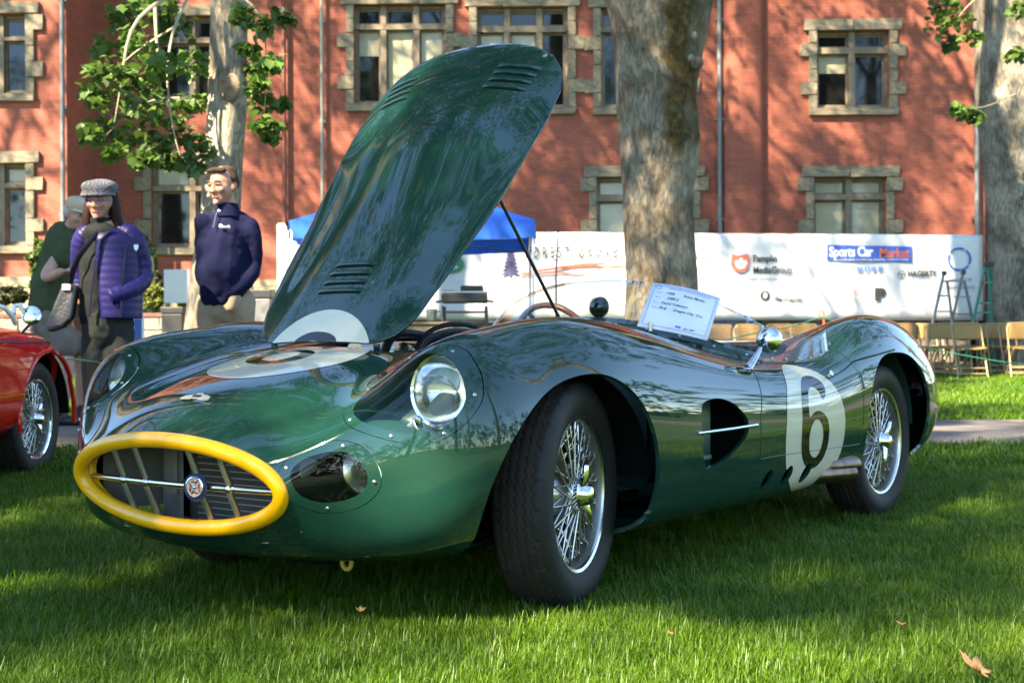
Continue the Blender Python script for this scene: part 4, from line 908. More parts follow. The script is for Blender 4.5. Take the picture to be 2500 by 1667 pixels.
# exhausts, tow hook, suspension
for i,(x0,x1,z) in enumerate(((-1.57,-1.76,.243),(-1.60,-1.80,.272))):
    P0,N0=surf_side(-1.6,.25); y=P0.y+.005+.0*i
    mb=MB(); mb.tube([(x0+.15,y-.10,z),(x0,y-.012,z),(x1,y+.01,z-.008)],.033 if i==0 else .031,18,cap=False); mb.tube([(x1,y+.01,z-.008),(x0,y-.012,z)],.0285,18,cap=True); mb.build('exhaust_pipe',M_exhaust,car)
mb=MB(); mb.tube([(.555,.36,.205)]+[(.555,.36+.017*math.sin(w),.182-.021*math.cos(w)) for w in np.linspace(0,2*math.pi,18)][0:0]+[(.555,.36,.20)],.006,8)
mb=MB(); mb.tube([(.56,.36+.0165*math.sin(w),.178-.020*math.cos(w)) for w in np.linspace(0,2*math.pi,22,endpoint=False)],.0058,8,closed=True); mb.tube([(.56,.36,.197),(.55,.36,.225)],.006,8); mb.build('tow_eye',M_yellow2,car)
for sg in (1,-1):
    mb=MB(); mb.tube([(.12,.20*sg,.20),(.02,.62*sg,.19)],.016,8); mb.tube([(-.14,.20*sg,.20),(.0,.62*sg,.19)],.016,8); mb.tube([(.05,.25*sg,.44),(.02,.6*sg,.43)],.014,8); mb.tube([(.10,.3*sg,.23),(.08,.36*sg,.55)],.03,10); mb.tube([(.0,.60*sg,.17),(.0,.60*sg,.46)],.03,8); mb.build('suspension_arm',M_black,car)
# ---- wire wheels
RIM=.2189; TR=.3235
def tyre_mesh():
    prof=[(.208,-.062),(.222,-.070),(.245,-.081),(.270,-.083),(.292,-.078),(.306,-.068)]
    half=[(r,h) for r,h in prof]; n=384
    tw=np.linspace(-.064,.064,45); tr=TR-.0035-(tw/.064)**2*.009
    rows=half+[(r,h) for h,r in zip(tw,tr)]+[(r,-h) for r,h in prof[::-1]]
    rows=np.array(rows); w=np.arange(n)*2*math.pi/n
    Rr=np.repeat(rows[:,0][:,None],n,1); H=np.repeat(rows[:,1][:,None],n,1); a=np.repeat(w[None],len(rows),0)
    sl=slice(6,6+45); hh=H[sl]; aa=a[sl]; d=np.zeros_like(hh)
    for k,c in enumerate((-.046,-.024,0,.024,.046)):
        z=c+.0050*np.where(((aa*64/math.pi/2+.5*(k%2))%1)<.5,((aa*64/math.pi/2+.5*(k%2))%1)*4-1,3-((aa*64/math.pi/2+.5*(k%2))%1)*4)
        d=np.maximum(d,np.clip(1-np.abs(hh-z)/.0030,0,1))
    sip=np.clip(1-np.abs(((aa*72/math.pi/2)%1)-.5)/.10,0,1)*(np.abs(hh)>.05); d=np.maximum(d,sip)
    Rr[sl]-=d*.0052
    V=np.stack([Rr*np.cos(a),Rr*np.sin(a),H],2)
    mb=MB(); mb.grid(V,cv=True); me=mb.mesh('tyre',[M_rubber,M_tread],50)
    z=np.array([p.center.z for p in me.polygons]); q=np.array([p.center.to_2d().length for p in me.polygons])
    me.polygons.foreach_set('material_index',((np.abs(z)<.062)&(q>.29)).astype(np.int32)); me.update(); return me
def rim_mesh(material):
    mb=MB(); mb.lathe([(.2189,.062),(.2195,.066),(.2165,.069),(.208,.066),(.204,.060)],72); mb.lathe([(.204,.060),(.202,.055),(.2005,.040),(.198,.010),(.188,-.03),(.196,-.045),(.205,-.062),(.218,-.066)],72,mi=1); return mb.mesh('rim',[material,M_barrel],35)
def hub_mesh():
    mb=MB(); mb.lathe([(.001,.066),(.040,.066),(.044,.06),(.046,.04),(.050,.02),(.062,-.005),(.080,-.028),(.085,-.05),(.02,-.055)],32); return mb.mesh('hub',M_alu,35)
def spoke_mesh(a,b,r=.0029):
    mb=MB(); a=Vector(a);b=Vector(b); mb.tube([a,b],r,6); d=(a-b).normalized(); mb.tube([b,b+d*.020],r*1.6,6); return mb.mesh('spoke',M_alu,60)
TYRE=tyre_mesh(); HUB=hub_mesh()
def P2(r,w,h): return (r*math.cos(R(w)),r*math.sin(R(w)),h)
SPK=[spoke_mesh(P2(.045,30,.057),P2(.2,0,.044)),spoke_mesh(P2(.045,-30,.050),P2(.1995,0,.034)),spoke_mesh(P2(.080,18,-.03),P2(.1985,0,.026)),spoke_mesh(P2(.080,-18,-.024),P2(.1985,0,.018))]
def spin_mesh():
    mb=MB(); mb.lathe([(.043,.056),(.045,.072),(.036,.078),(.030,.092),(.026,.100),(.021,.104),(.012,.107),(.001,.108)],24)
    for k in (0,1):
        w=math.pi*k; c,s=math.cos(w),math.sin(w); P=[]
        for t in np.linspace(0,1,9):
            r=.018+.066*t; hw=.019*(1-t)**.7+.0045; h=.083+.020*t-.012*t*t
            P.append([(r*c-o*s*hw,r*s+o*c*hw,h+e) for o,e in ((-1,-.004),(-.6,.004),(0,.006),(.6,.004),(1,-.004),(0,-.006))])
        mb.grid(np.array(P),cv=True)
        e=P[-1]; mb.add(e,[(0,1,2,3,4,5)])
    return mb.mesh('knock_off',M_chrome,50)
SPIN=spin_mesh(); DRUM=MB().lathe([(.001,-.01),(.125,-.012),(.14,-.03),(.14,-.10),(.001,-.10)],36).mesh('brake_drum',M_brake,40)
def wheel(parent,loc,sg,steer=0,rimm=None,spin=35,scale=1,n=18):
    # local z = outward
    w=bpy.data.objects.new('wheel',rim_mesh(rimm or M_rimpaint) if rimm is not None or 'RIMM' not in globals() else RIMM); col.objects.link(w); w.parent=parent
    w.location=loc; w.rotation_euler=(Matrix.Rotation(steer,4,'Z')@Matrix.Rotation(R(-90*sg),4,'X')@Matrix.Rotation(R(spin),4,'Z')).to_euler(); w.scale=(scale,)*3
    link('tyre',TYRE,w); link('hub',HUB,w); link('knock_off',SPIN,w,rot=(0,0,R(75))); link('brake_drum',DRUM,w)
    for k in range(n):
        for m,o in zip(SPK,(0,5,2.5,12)): link('spoke',m,w,rot=(0,0,R(360/n*k+o)))
    return w
RIMM=rim_mesh(M_rimpaint)
AZ=.318
for sg in (1,-1):
    st=R(13.4); a=.634; piv=.60
    lx=-(a-piv)*sg*math.sin(st); ly=piv*sg+(a-piv)*sg*math.cos(st)
    wheel(car,(lx,ly,AZ),sg,st,spin=25 if sg>0 else 0); wheel(car,(-2.286,.634*sg,AZ),sg,0,spin=-5)
for i in (0,): pass
# ------------------------------------------------------------------ banner, canopy, chairs, ladders and clutter behind the car
M_white=mat('white vinyl banner',(.62,.61,.59),.55,var=.02,vscale=1)
M_redink=mat('red print',(.70,.10,.05),.6); M_blueink=mat('blue print',(.035,.10,.42),.6); M_pale=mat('pale grey print',(.15,.15,.17),.6); M_greyink=mat('grey print',(.05,.05,.055),.6); M_blackink=mat('black print',(.03,.03,.03),.6); M_lblue=mat('light blue print',(.16,.28,.55),.6); M_purple=mat('purple grey print',(.06,.05,.12),.6,var=.5,vscale=9); M_greenink=mat('green print',(.04,.22,.10),.6); M_coral=mat('coral print',(.75,.16,.09),.6); M_whiteink=mat('white print',(.85,.85,.85),.6)
DB=22.0
bl=px(690,780,DB); br_=px(2400,782,DB); tl=px(690,563,DB)[2]; trz=px(2400,574,DB)[2]
ban=thing('banner','long white sponsor banner with printed logos hung along the terrace wall','banner',(0,DB,0))
P=[]
for k in range(121):
    t=k/120; x=bl[0]+(br_[0]-bl[0])*t; z0=bl[2]+(br_[2]-bl[2])*t; z1=tl+(trz-tl)*t; P.append([(x,.012*math.sin(t*70)*(1-abs(u-.5))+.006*math.sin(t*23+u*5),z0+(z1-z0)*u) for u in np.linspace(0,1,9)])
mb=MB(); mb.grid(np.array(P)); bs=mb.build('sheet',M_white,ban,80); s=bs.modifiers.new('thickness','SOLIDIFY'); s.thickness=.004; s.offset=1
for k in range(7):
    x=bl[0]+.05+(br_[0]-bl[0]-.1)*k/6; MB().tube([(x,.12,.1),(x,.12,trz)],.022,8).build('banner_post',M_steel,ban)
BFR=Matrix(((1,0,0,0),(0,0,-1,-.034),(0,1,0,0),(0,0,0,1)))   # local xy -> banner plane, facing the lawn
def bpos(x,y): q=px(x,y,DB-.03); return Matrix.Translation((q[0],0,q[2]))@BFR
def btxt(t,x,y,h,m,al='LEFT',sp=1,bold=0,sx=1): return text_mesh(t,h/FPX*DB*1.38,m,ban,bpos(x,y),'lettering',al,0,sp,.0008,bold,sx)
def bpoly(pts,m,name,lift=0,poly_px=True):
    q=[(px(x,y,DB-.03)[0],px(x,y,DB-.03)[2]) for x,y in pts]; mb=MB(); mb.prism(q,.0015+lift,BFR,h0=lift); return mb.build(name,m,ban,0)
def circ(cx,cy,rx,ry,n=28,a0=0,a1=360): return [(cx+rx*math.cos(R(a0+(a1-a0)*k/n)),cy+ry*math.sin(R(a0+(a1-a0)*k/n))) for k in range(n+(0 if a1-a0==360 else 1))]
def arc(cx,cy,r,w,a0,a1,n=20): return circ(cx,cy,r,r,n,a0,a1)+circ(cx,cy,r-w,r-w,n,a1,a0)
btxt('FOREST GROVE',1283,618,27,M_greyink,'LEFT',1.9,.004,.50)
btxt("CONCOURS D'ELEGANCE",1740,627,13,M_pale,'RIGHT',1.4,0,.75)
for a,b,off in ((0,1,0),(1,1,14)):
    up=[];lo=[]
    for k in range(41):
        t=k/40; x=1272+t*430; y=668-26*math.sin(min(1,t*1.7)*math.pi*.5)+(16*math.exp(-((t-.34)/.10)**2) if a else 2*t)+off*.55+22*max(0,t-.62)**1.1; th=3.2+(6*math.exp(-((t-.34)/.12)**2) if not a else 0); up.append((x,y-th/2)); lo.append((x,y+th/2))
    bpoly(up+lo[::-1],M_redink,'swoosh')
r=np.random.default_rng(4); fir=[]
pts=[]
for k in range(8):
    y=597+k*9.5; w=6+k*2.9; pts.append((1246+w,y+9)); pts.append((1246+w*.45,y+9.5))
pts=[(1246,590)]+pts+[(1250,668),(1250,676),(1242,676),(1242,668)]+[(2492-x,y) for x,y in pts[::-1]]
bpoly(pts,M_purple,'fir_emblem')
bpoly(circ(1098,646,36,22),M_greenink,'oval_logo'); bpoly(circ(1098,646,31,17.5),M_greenink,'oval_logo',.003); btxt('LAND-',1098,639,8.5,M_whiteink,'CENTER'); btxt('ROVER',1100,653,8.5,M_whiteink,'CENTER')
for o in ban.children:
    if o.name.startswith('lettering') and o.data.materials[0] is M_whiteink: o.location.y-=.008
btxt('S',1128,597,10,M_pale)
bpoly([(1788,620),(1800,625),(1815,622),(1828,620),(1829,642),(1826,655),(1815,664),(1803,665),(1791,658),(1785,646),(1786,632)],M_coral,'round_logo')
bpoly([(1793,640),(1799,634),(1803,640),(1806,630),(1812,630),(1814,639),(1820,634),(1824,642),(1818,654),(1808,657),(1798,653)],M_whiteink,'pumpkin_mark',.003)
btxt('Pamplin',1838,632,17,M_greyink,'LEFT',1,.004,.8); btxt('MediaGroup',1838,660,17,M_greyink,'LEFT',1,.004,.8); btxt('news papers  online  community',1775,681,6,M_pale,'LEFT',1.1)
bpoly([(2019,598),(2226,602),(2226,641),(2019,636)],M_blueink,'blue_panel')
for o in (btxt('Sports Car',2024,616,24,M_whiteink,'LEFT',.93,.006,.78),btxt('Market',2146,619,24,M_coral,'LEFT',.95,.006,.80),btxt('the insider guide to collecting, investing, values and trends',2036,634,5.6,M_whiteink,'LEFT')): o.location.y-=.006
btxt('H U B B',2092,658,11,M_lblue,'LEFT',1.1,.006,1.1)
bpoly(arc(2201,671,10,1.5,0,359,36),M_greyink,'ring_logo'); bpoly([(2193,668),(2209,668),(2209,670),(2202,670),(2202,680),(2200,680),(2200,670),(2193,670)],M_greyink,'wheel_mark')
btxt('HAGERTY',2216,669,13.5,M_blackink,'LEFT',1,.005,.85); btxt('DRIVERS CLUB',2217,680,5,M_lblue,'LEFT',1.2)
btxt('P',2138,720,25,M_blackink,'LEFT',1,.03,1.15); btxt('y',2104,714,14,M_greenink); btxt('a',2094,714,14,M_coral); btxt('P',2084,714,14,M_redink); btxt('it',2118,714,12,M_pale); btxt('forward',2084,731,9.5,M_pale,'LEFT',1.15)
bpoly(circ(1868,722,12,12),M_blackink,'disc_logo'); o=btxt('O',1868,722,13,M_whiteink,'CENTER',1,.006,.6); o.location.y-=.006; btxt('The Oregonian',1890,731,8.5,M_greyink,'LEFT',1,.003)
for a0,a1 in ((60,120),(150,210),(240,300),(-30,30)):
    bpoly(arc(2342,633,29,5,a0-25,a1-4 if a0!=60 else a1),M_blueink,'ring_emblem')
btxt('ROTARY',2342,609,5,M_blueink,'CENTER'); btxt('ROTARY CLUB',2340,683,7,M_pale,'CENTER'); btxt('FOREST GROVE',2340,702,7.5,M_pale,'CENTER',1.1)
# blue pop-up canopy
M_canopy=mat('blue canopy fabric',(.012,.15,.70),.6,trans=.25,var=.15,vscale=2)
dT=16.5; a=px(706,575,dT); b=px(1306,585,dT); tent=thing('canopy_tent','bright blue pop-up canopy tent behind the raised bonnet','canopy',((a[0]+b[0])/2,dT+1.5,gz(dT)))
hw=(b[0]-a[0])/2; zv=(a[2]+b[2])/2-gz(dT); zs_=px(1303,536,dT)[2]-gz(dT); zp=3.0; 
def quad_sag(c0,c1,n=10,sag=.05):
    return [tuple(Vector(c0).lerp(Vector(c1),k/n)-Vector((0,0,math.sin(math.pi*k/n)*sag))) for k in range(n+1)]
C4=[(-hw,-1.5),(hw,-1.5),(hw,1.5),(-hw,1.5)]
mb=MB()
for k in range(4):
    p,q=C4[k],C4[(k+1)%4]; P=[]
    for j in range(7):
        u=j/6; P.append(quad_sag((p[0]*(1-u),p[1]*(1-u),zs_+(zp-zs_)*u-.12*math.sin(math.pi*u)),(q[0]*(1-u),q[1]*(1-u),zs_+(zp-zs_)*u-.12*math.sin(math.pi*u)),10,.04*(1-u)))
    mb.grid(np.array(P))
mb.build('canopy_roof',M_canopy,tent,80)
mb=MB()
for k in range(4):
    p,q=C4[k],C4[(k+1)%4]; top=quad_sag((*p,zs_),(*q,zs_),24,.04); P=[[(x*1.002+.02*math.sin(i*1.3)*(u),y*1.002+.02*math.cos(i*1.7)*u,z-(zs_-zv)*u) for i,(x,y,z) in enumerate(top)] for u in (0,.3,.5,.75,1)]; mb.grid(np.array(P))
mb.build('valance',M_canopy,tent,80)
for x,y in C4:
    mb=MB(); mb.box((x*.985,y*.985,zs_/2-.02),(.035,.035,zs_)); mb.build('leg',M_steel if y>0 else mat('pale canopy leg',(.62,.62,.60),.4),tent,0)
for k in range(4):
    p,q=C4[k],C4[(k+1)%4]; mb=MB(); mb.tube([(p[0]*.98,p[1]*.98,zv),((p[0]+q[0])*.49,(p[1]+q[1])*.49,zs_-.05)],.014,6); mb.tube([(q[0]*.98,q[1]*.98,zv),((p[0]+q[0])*.49,(p[1]+q[1])*.49,zs_-.05)],.014,6); mb.tube([(p[0]*.98,p[1]*.98,zs_-.04),(q[0]*.98,q[1]*.98,zs_-.04)],.012,6); mb.build('truss',M_steel,tent)
# white post and thin stands
q=px(688,545,15.9); t=thing('white_post','white upright board standing left of the blue canopy','post',(q[0],15.9,gz(15.9)))
mb=MB(); zt=q[2]-gz(15.9); mb.prism([(-.06,0),(.06,0),(.06,zt-.05),(.03,zt),(-.045,zt),(-.06,zt-.02)],.03,Matrix(((1,0,0,0),(0,0,1,0),(0,1,0,0),(0,0,0,1)))); bevel(mb.build('board',mat('white painted board',(.80,.79,.74),.5),t,0),.008)
q=px(1357,560,17.5); t=thing('microphone_stand','thin dark upright stand in front of the banner lettering','stand',(q[0],17.5,gz(17.5)))
mb=MB(); z=q[2]-gz(17.5); mb.tube([(0,0,.02),(0,0,z*.7),(.03,0,z)],[.012,.011,.008],8); mb.build('pole',M_black,t)
for k in range(3): w=k*2.09; MB().tube([(0,0,.25),(.3*math.cos(w),.3*math.sin(w),0)],.011,6).build('leg',M_black,t)
# grill, pot, crate and folding table under the canopy
dG=16.2; g0=gz(dG)
def gpx(x,y,d=dG): q=px(x,y,d); return Vector((q[0],q[1],q[2]))
A=gpx(1080,748); B=gpx(1190,722); cx=(A.x+B.x)/2; t=thing('camp_grill','black camping grill with open lid on a stand behind the car','grill',(cx,dG,g0)); w=B.x-A.x
mb=MB(); mb.box((0,0,(A.z+B.z)/2-g0+.03),(w,.45,.11)); bevel(mb.build('firebox',M_black,t,0),.015)
mb=MB(); mb.box((0,.02,B.z-g0+.04),(w*1.0,.47,.02)); mb.build('griddle_rim',M_steel,t,0)
mb=MB(); zt=gpx(1080,708).z-g0; lid=[(-w/2+.02,B.z-g0+.05),(-w/2,zt),(-w/2+.1,zt-.005),(-w/2+.2,zt-.06),(0,B.z-g0+.05)]; mb.prism(lid,.22,Matrix(((1,0,0,0),(0,0,-1,.2),(0,1,0,0),(0,0,0,1)))); mb.build('lid',M_black,t,0)
mb=MB(); mb.box((w*.16,0,B.z-g0+.085),(w*.5,.3,.07)); bevel(mb.build('cooking_tray',M_black,t,0),.02)
for sg in (-1,1):
    MB().tube([(sg*w*.5,-.1,A.z-g0+.06),(sg*(w*.5+.08),-.1,A.z-g0+.05)],.014,8).build('handle',M_black,t)
    for yy in (-.2,.2): MB().tube([(sg*w*.47,yy,A.z-g0),(sg*w*.5,yy,0)],.018,8).build('leg',M_black,t)
mb=MB(); mb.box((0,0,gpx(1100,762).z-g0),(w*.95,.4,.025)); mb.box((0,0,gpx(1100,785).z-g0),(w*.95,.4,.025)); mb.build('shelf',M_black,t,0)
q=gpx(1054,783); t=thing('stock_pot','dark cooking pot left of the camping grill','pot',(q.x,q.y,q.z)); h=gpx(1054,755).z-q.z
mb=MB(); mb.lathe([(.001,0),(.06,0),(.066,.02),(.066,h),(.072,h+.005),(.060,h+.003),(.058,.02),(.001,.012)],20); mb.build('pot_body',M_steel,t)
for sg in (-1,1): MB().tube([(sg*.064,-.03,h*.8),(sg*.095,0,h*.82),(sg*.064,.03,h*.8)],.007,6).build('handle',M_black,t)
a=gpx(935,900);b=gpx(1096,786); t=thing('wooden_chest','brown wooden chest carrying the pot under the canopy','chest',((a.x+b.x)/2,dG+.05,g0)); W_=b.x-a.x
for k in range(4): MB().box((0,-.25,(b.z-g0-.03)*(k+.5)/4),(W_,.03,(b.z-g0-.03)/4*.95)).build('plank',mat('chest wood' if k==0 else 'chest wood %d'%k,(.13,.095,.06),.7,var=.3,vscale=9),t,0)
mb=MB(); mb.box((0,0,(b.z-g0)/2-.03),(W_*.97,.46,b.z-g0-.06)); mb.box((0,0,b.z-g0-.012),(W_*1.03,.58,.026)); mb.build('chest_body',mat('chest dark wood',(.10,.075,.05),.7),t,0)
a=gpx(1096,880,17.2);b=gpx(1215,786,17.2); t=thing('folding_table','grey folding table with stacked trays behind the grill','table',((a.x+b.x)/2,17.2,gz(17.2))); W_=b.x-a.x; zt=b.z-gz(17.2)
for k,zz in enumerate((zt,zt-.09,zt-.17)): bevel(MB().box((0,0,zz),(W_,.6,.035)).build('table_top' if k==0 else 'tray',mat('table grey %d'%k,(.30-.05*k,.30-.05*k,.28-.05*k),.5),t,0),.008)
for sx in (-1,1):
    for sy in (-1,1): MB().tube([(sx*W_*.45,sy*.25,zt-.02),(sx*W_*.48,sy*.27,0)],.016,8).build('leg',M_steel,t)
# left clutter on and below the terrace
def boxthing(name,label,cat,x0,x1,y0,y1,d,m,depth=.4,lidm=None,feet=False,ground=True):
    a=px(x0,y1,d);b=px(x1,y0,d); z0=gz(d) if ground else a[2]; t=thing(name,label,cat,((a[0]+b[0])/2,d,z0)); h=b[2]-z0; w=b[0]-a[0]
    bevel(MB().box((0,0,h*.46),(w*.94,depth*.94,h*.9)).build('case',m,t,0),.02); bevel(MB().box((0,0,h*.955),(w,depth,h*.09)).build('lid',lidm or m,t,0),.012)
    for sx in (-1,1): MB().box((sx*w*.3,-depth*.48,h*.62),(w*.16,.03,h*.06)).build('latch',M_steel,t,0)
    return t
M_plastic=mat('black plastic box',(.02,.02,.021),.5); M_greybox=mat('grey equipment box',(.11,.11,.115),.45,var=.5,vscale=6)
boxthing('storage_box','black plastic storage box beside the slender tree','box',400,455,750,802,20.5,M_plastic)
boxthing('equipment_case','grey and black equipment case right of the man in navy','case',612,668,708,790,18.5,M_greybox,lidm=M_plastic)
q=px(628,795,17.8); t=thing('bucket','tan round tub on the grass right of the man in navy','bucket',(q[0],17.8,gz(17.8))); mb=MB(); mb.lathe([(.001,0),(.14,0),(.17,.72),(.185,.73),(.185,.75),(.165,.745),(.13,.05),(.001,.04)],24); mb.build('tub',mat('tan tub',(.42,.36,.22),.6),t); MB().tube([(.18*math.cos(w),.18*math.sin(w),.735) for w in np.linspace(0,6.28,24,endpoint=False)],.009,6,closed=True).build('rim',mat('yellow tub rim',(.5,.42,.16),.5),t)
q=px(432,735,24.0); z0=TER; t=thing('display_board','plain white display board standing on the terrace lawn','board',(q[0],24.0,TER-.02)); a=px(402,740,24);b=px(464,658,24)
bevel(MB().box((0,0,(a[2]+b[2])/2-TER+.02),(b[0]-a[0],.03,b[2]-a[2])).build('panel',M_white,t,0),.006)
for sg in (-1,1): MB().tube([(sg*.17,.02,(b[2]-TER)*.8),(sg*.2,.2,0)],.012,6).build('leg',M_steel,t)
q=px(338,800,17.5); t=thing('sandwich_sign','small blue and white sign on the lawn beside the woman','sign',(q[0],17.5,gz(17.5))); hh=px(338,768,17.5)[2]-gz(17.5)
MB().box((0,0,hh/2),(.10,.03,hh)).build('sign_panel',mat('sign blue',(.02,.07,.30),.5),t,0)
for sg in (-1,1): MB().box((sg*.06,0,hh/2),(.022,.04,hh)).build('sign_post',M_white,t,0)
MB().box((0,-.002,hh-.03),(.10,.036,.06)).build('sign_header',M_white,t,0)
q=px(362,800,19.5); t=thing('boulder','dark rounded rock on the lawn below the terrace','rock',(q[0],19.5,gz(19.5)))
mb=MB(); mb.ell((0,0,.16),(.16,.15,.42),16,10); mb.v=[(x*(1+.1*math.sin(7*z+3*x)),y,z+.03*math.sin(9*x)) for x,y,z in mb.v]; mb.build('rock',M_shrubD if 0 else mat('dark rock',(.05,.05,.05),.8,bump=.6,bscale=12),t)
# ---- folding chairs
M_tan=mat('tan chair steel',(.27,.155,.047),.5,.1); M_tanframe=mat('cream chair frame',(.33,.22,.10),.45,.1)
def make_chair(label,group):
    t=thing('folding_chair',label,'chair',(0,0,0),0,group)
    w=.215
    mb=MB(); pts=[(-w,-.16,0),(-w,-.02,.40),(-w,.085,.70)]+[(-w+.07-.07*math.cos(k*math.pi/2/6),.085+.035*(k/6)*.5+.0,.70+.09*math.sin(k*math.pi/2/6)) for k in range(1,7)]; pts=pts+[(-x,y,z) for x,y,z in pts[::-1]]; mb.tube(pts,.0125,8); mb.build('back_frame',M_tanframe,t)
    mb=MB(); P=[[(x,.062+.06*(z-.56)+.03*(1-(x/.2)**2),z) for x in np.linspace(-.2,.2,9)] for z in (.555,.58,.66,.755,.775)]; mb.grid(np.array(P)); s=mb.build('backrest',M_tan,t,60); s.modifiers.new('t','SOLIDIFY').thickness=.012
    mb=MB(); P=[[(x,y,.435+.02*((x/.2)**2)-.012*math.cos(y*6)+(-.02 if y<-.19 else 0)) for x in np.linspace(-.19,.19,9)] for y in (-.2,-.195,-.1,0,.1,.18)]; mb.grid(np.array(P)); s=mb.build('seat',M_tan,t,60); s.modifiers.new('t','SOLIDIFY').thickness=.014
    for sg in (-1,1): MB().tube([(sg*.19,-.17,.42),(sg*.192,.06,.22),(sg*.195,.24,0)],.0115,8).build('rear_leg',M_tanframe,t)
    for y,z in ((-.135,.07),(.215,.07),(-.11,.15)): MB().tube([(-.2,y,z),(.2,y,z)],.009,6).build('stretcher',M_tanframe,t)
    return t
CH_=[(2365,19.3,4,'tan folding chair nearest the camera on the sunlit lawn'),(2500,19.5,-6,'folding chair cut off by the right edge of the picture'),(2302,20.2,8,'folding chair tucked just left of and behind the nearest tan chair'),(2447,20.7,-4,'shaded brown folding chair below the right tree trunk'),(2215,20.4,6,'tan folding chair showing its back just right of the rear wing'),
 (2172,21.4,2,'folding chair in the back row right above the crest of the rear wing'),(2255,21.6,-3,'folding chair in the back row left of the foot of the grey ladder'),(2120,21.2,5,'folding chair peeking over the top of the rear wing'),(2335,21.7,0,'folding chair in the back row under the grey ladder'),(2400,21.8,3,'folding chair in the back row under the green ladder'),(2045,20.6,-8,'folding chair just right of the orange stake, nearly hidden by the rear wing'),(1968,20.6,4,'folding chair back seen over the side screen left of the orange stake'),(1905,20.9,-5,'folding chair back seen right behind the chrome door mirror'),(1830,20.7,2,'folding chair back seen left of the chrome door mirror'),(1760,21.0,6,'folding chair back seen through the glass just right of the certificate'),(2282,21.0,5,'folding chair in the middle row between the grey ladder and the tail of the car'),(2428,21.2,-3,'folding chair in the middle row right below the green ladder'),(2478,20.3,4,'folding chair second from the right edge in the second row'),(2228,20.9,-6,'folding chair in the middle row beside the tail of the green car'),(2332,20.6,3,'folding chair directly behind the nearest tan chair'),(1690,21.2,0,'folding chair hidden behind the white certificate')]
ch0=None
for x,d,rz,lab in CH_:
    lab=lab or 'tan folding chair in the rows below the banner, mostly hidden by others'
    X=px(x,800,d)[0]
    if ch0 is None: ch0=make_chair(lab,'tan folding chairs on the lawn below the banner'); ch0.location=(X,d,gz(d)); ch0.rotation_euler=(0,0,R(rz))
    else: dup(ch0,(X,d,gz(d)),R(rz),lab)
# ---- ladders
M_lad=mat('grey ladder',(.17,.21,.22),.5,.4); M_ladg=mat('green ladder',(.015,.17,.13),.45)
def ladder(name,label,m,d,rails,steps,caps):
    x0=px(rails[0][0][0],700,d)[0]; t=thing(name,label,'ladder',(x0,d,gz(d)))
    q=lambda x,y,o: tuple(Vector(px(x,y,d+o))-Vector((x0,d,gz(d))))
    for (xa,ya),(xb,yb),o,oo in rails:
        A_=Vector(q(xa,ya,oo));B_=Vector(q(xb,yb,o)); B_=A_+(B_-A_)*(A_.z/(A_.z-B_.z)); mb=MB(); mb.tube([A_,B_],.034,4,sy=.7); mb.build('rail',m,t,0)
    for (xa,xb,y,o) in steps:
        A_=Vector(q(xa,y,o));B_=Vector(q(xb,y,o)); mb=MB(); mb.box((A_+B_)/2,((B_-A_).length,.09,.028)); mb.build('step',m,t,0)
    for (x,y,o,w) in caps: bevel(MB().box(q(x,y,o),(w,.10,.07)).build('cap',M_black,t,0),.01)
    return t
ladder('step_ladder','grey twin step ladder standing in front of the ring emblem',M_lad,21.4,[((2304,668),(2279,782),-.25,0),((2312,686),(2326,790),-.2,.02),((2351,668),(2333,745),.25,.02),((2354,686),(2376,788),.1,0)],[(2300,2318,687,.0),(2297,2318,722,-.08),(2291,2323,760,-.16),(2318,2352,686,.02),(2331,2366,725,.06),(2335,2371,767,.1)],[(2305,667,0,.06),(2351,665,0,.06)])
ladder('step_ladder','green step ladder half hidden at the left of the right tree trunk',M_ladg,21.5,[((2404,652),(2380,768),-.25,0),((2421,652),(2416,790),.1,.0),((2412,652),(2422,790),-.1,.05)],[(2399,2420,690,-.1),(2390,2418,740,-.16),(2385,2418,763,-.2)],[(2413,646,0,.16)])
# ---- orange stake and rope
M_rope=mat('green rope',(.008,.13,.08),.6)
q=px(2008,768,12.0); t=thing('stake','orange hooked fence stake holding the rope behind the rear wing','stake',(q[0],12.0,gz(12)))
z=px(2008,760,12)[2]-gz(12); mb=MB(); mb.tube([(0.012,0,0),(.012,0,z-.02),(.008,0,z),(-.008,0,z+.008),(-.024,0,z-.01),(-.028,0,z-.06)],.009,8); mb.build('hook_rod',mat('orange plastic',(.75,.11,.03),.45),t)
def ropeline(label,pts):
    q=np.array([px(x,y,d) for x,y,d in pts]); tt=np.linspace(0,len(q)-1,12*len(q)); S=nspline(np.arange(len(q)),q,tt); o=MB().tube([tuple(p) for p in S],.0052,6).build('rope',M_rope); tag(o,label,'rope')
ropeline('green rope running from the orange stake to the right edge',[(2007,773,12.0),(2120,812,11.2),(2250,846,10.4),(2380,872,9.7),(2500,890,9.2),(2640,905,8.8)])
ropeline('green rope rising to the orange stake above the side screen',[(1660,850,11.0),(1760,832,11.2),(1850,812,11.5),(1930,797,11.8),(2004,774,12.0)])
ropeline('teal rope stretched between the red car and the green car',[(40,862,8.2),(130,871,7.9),(180,877,7.8),(236,884,7.6),(330,905,7.3)])
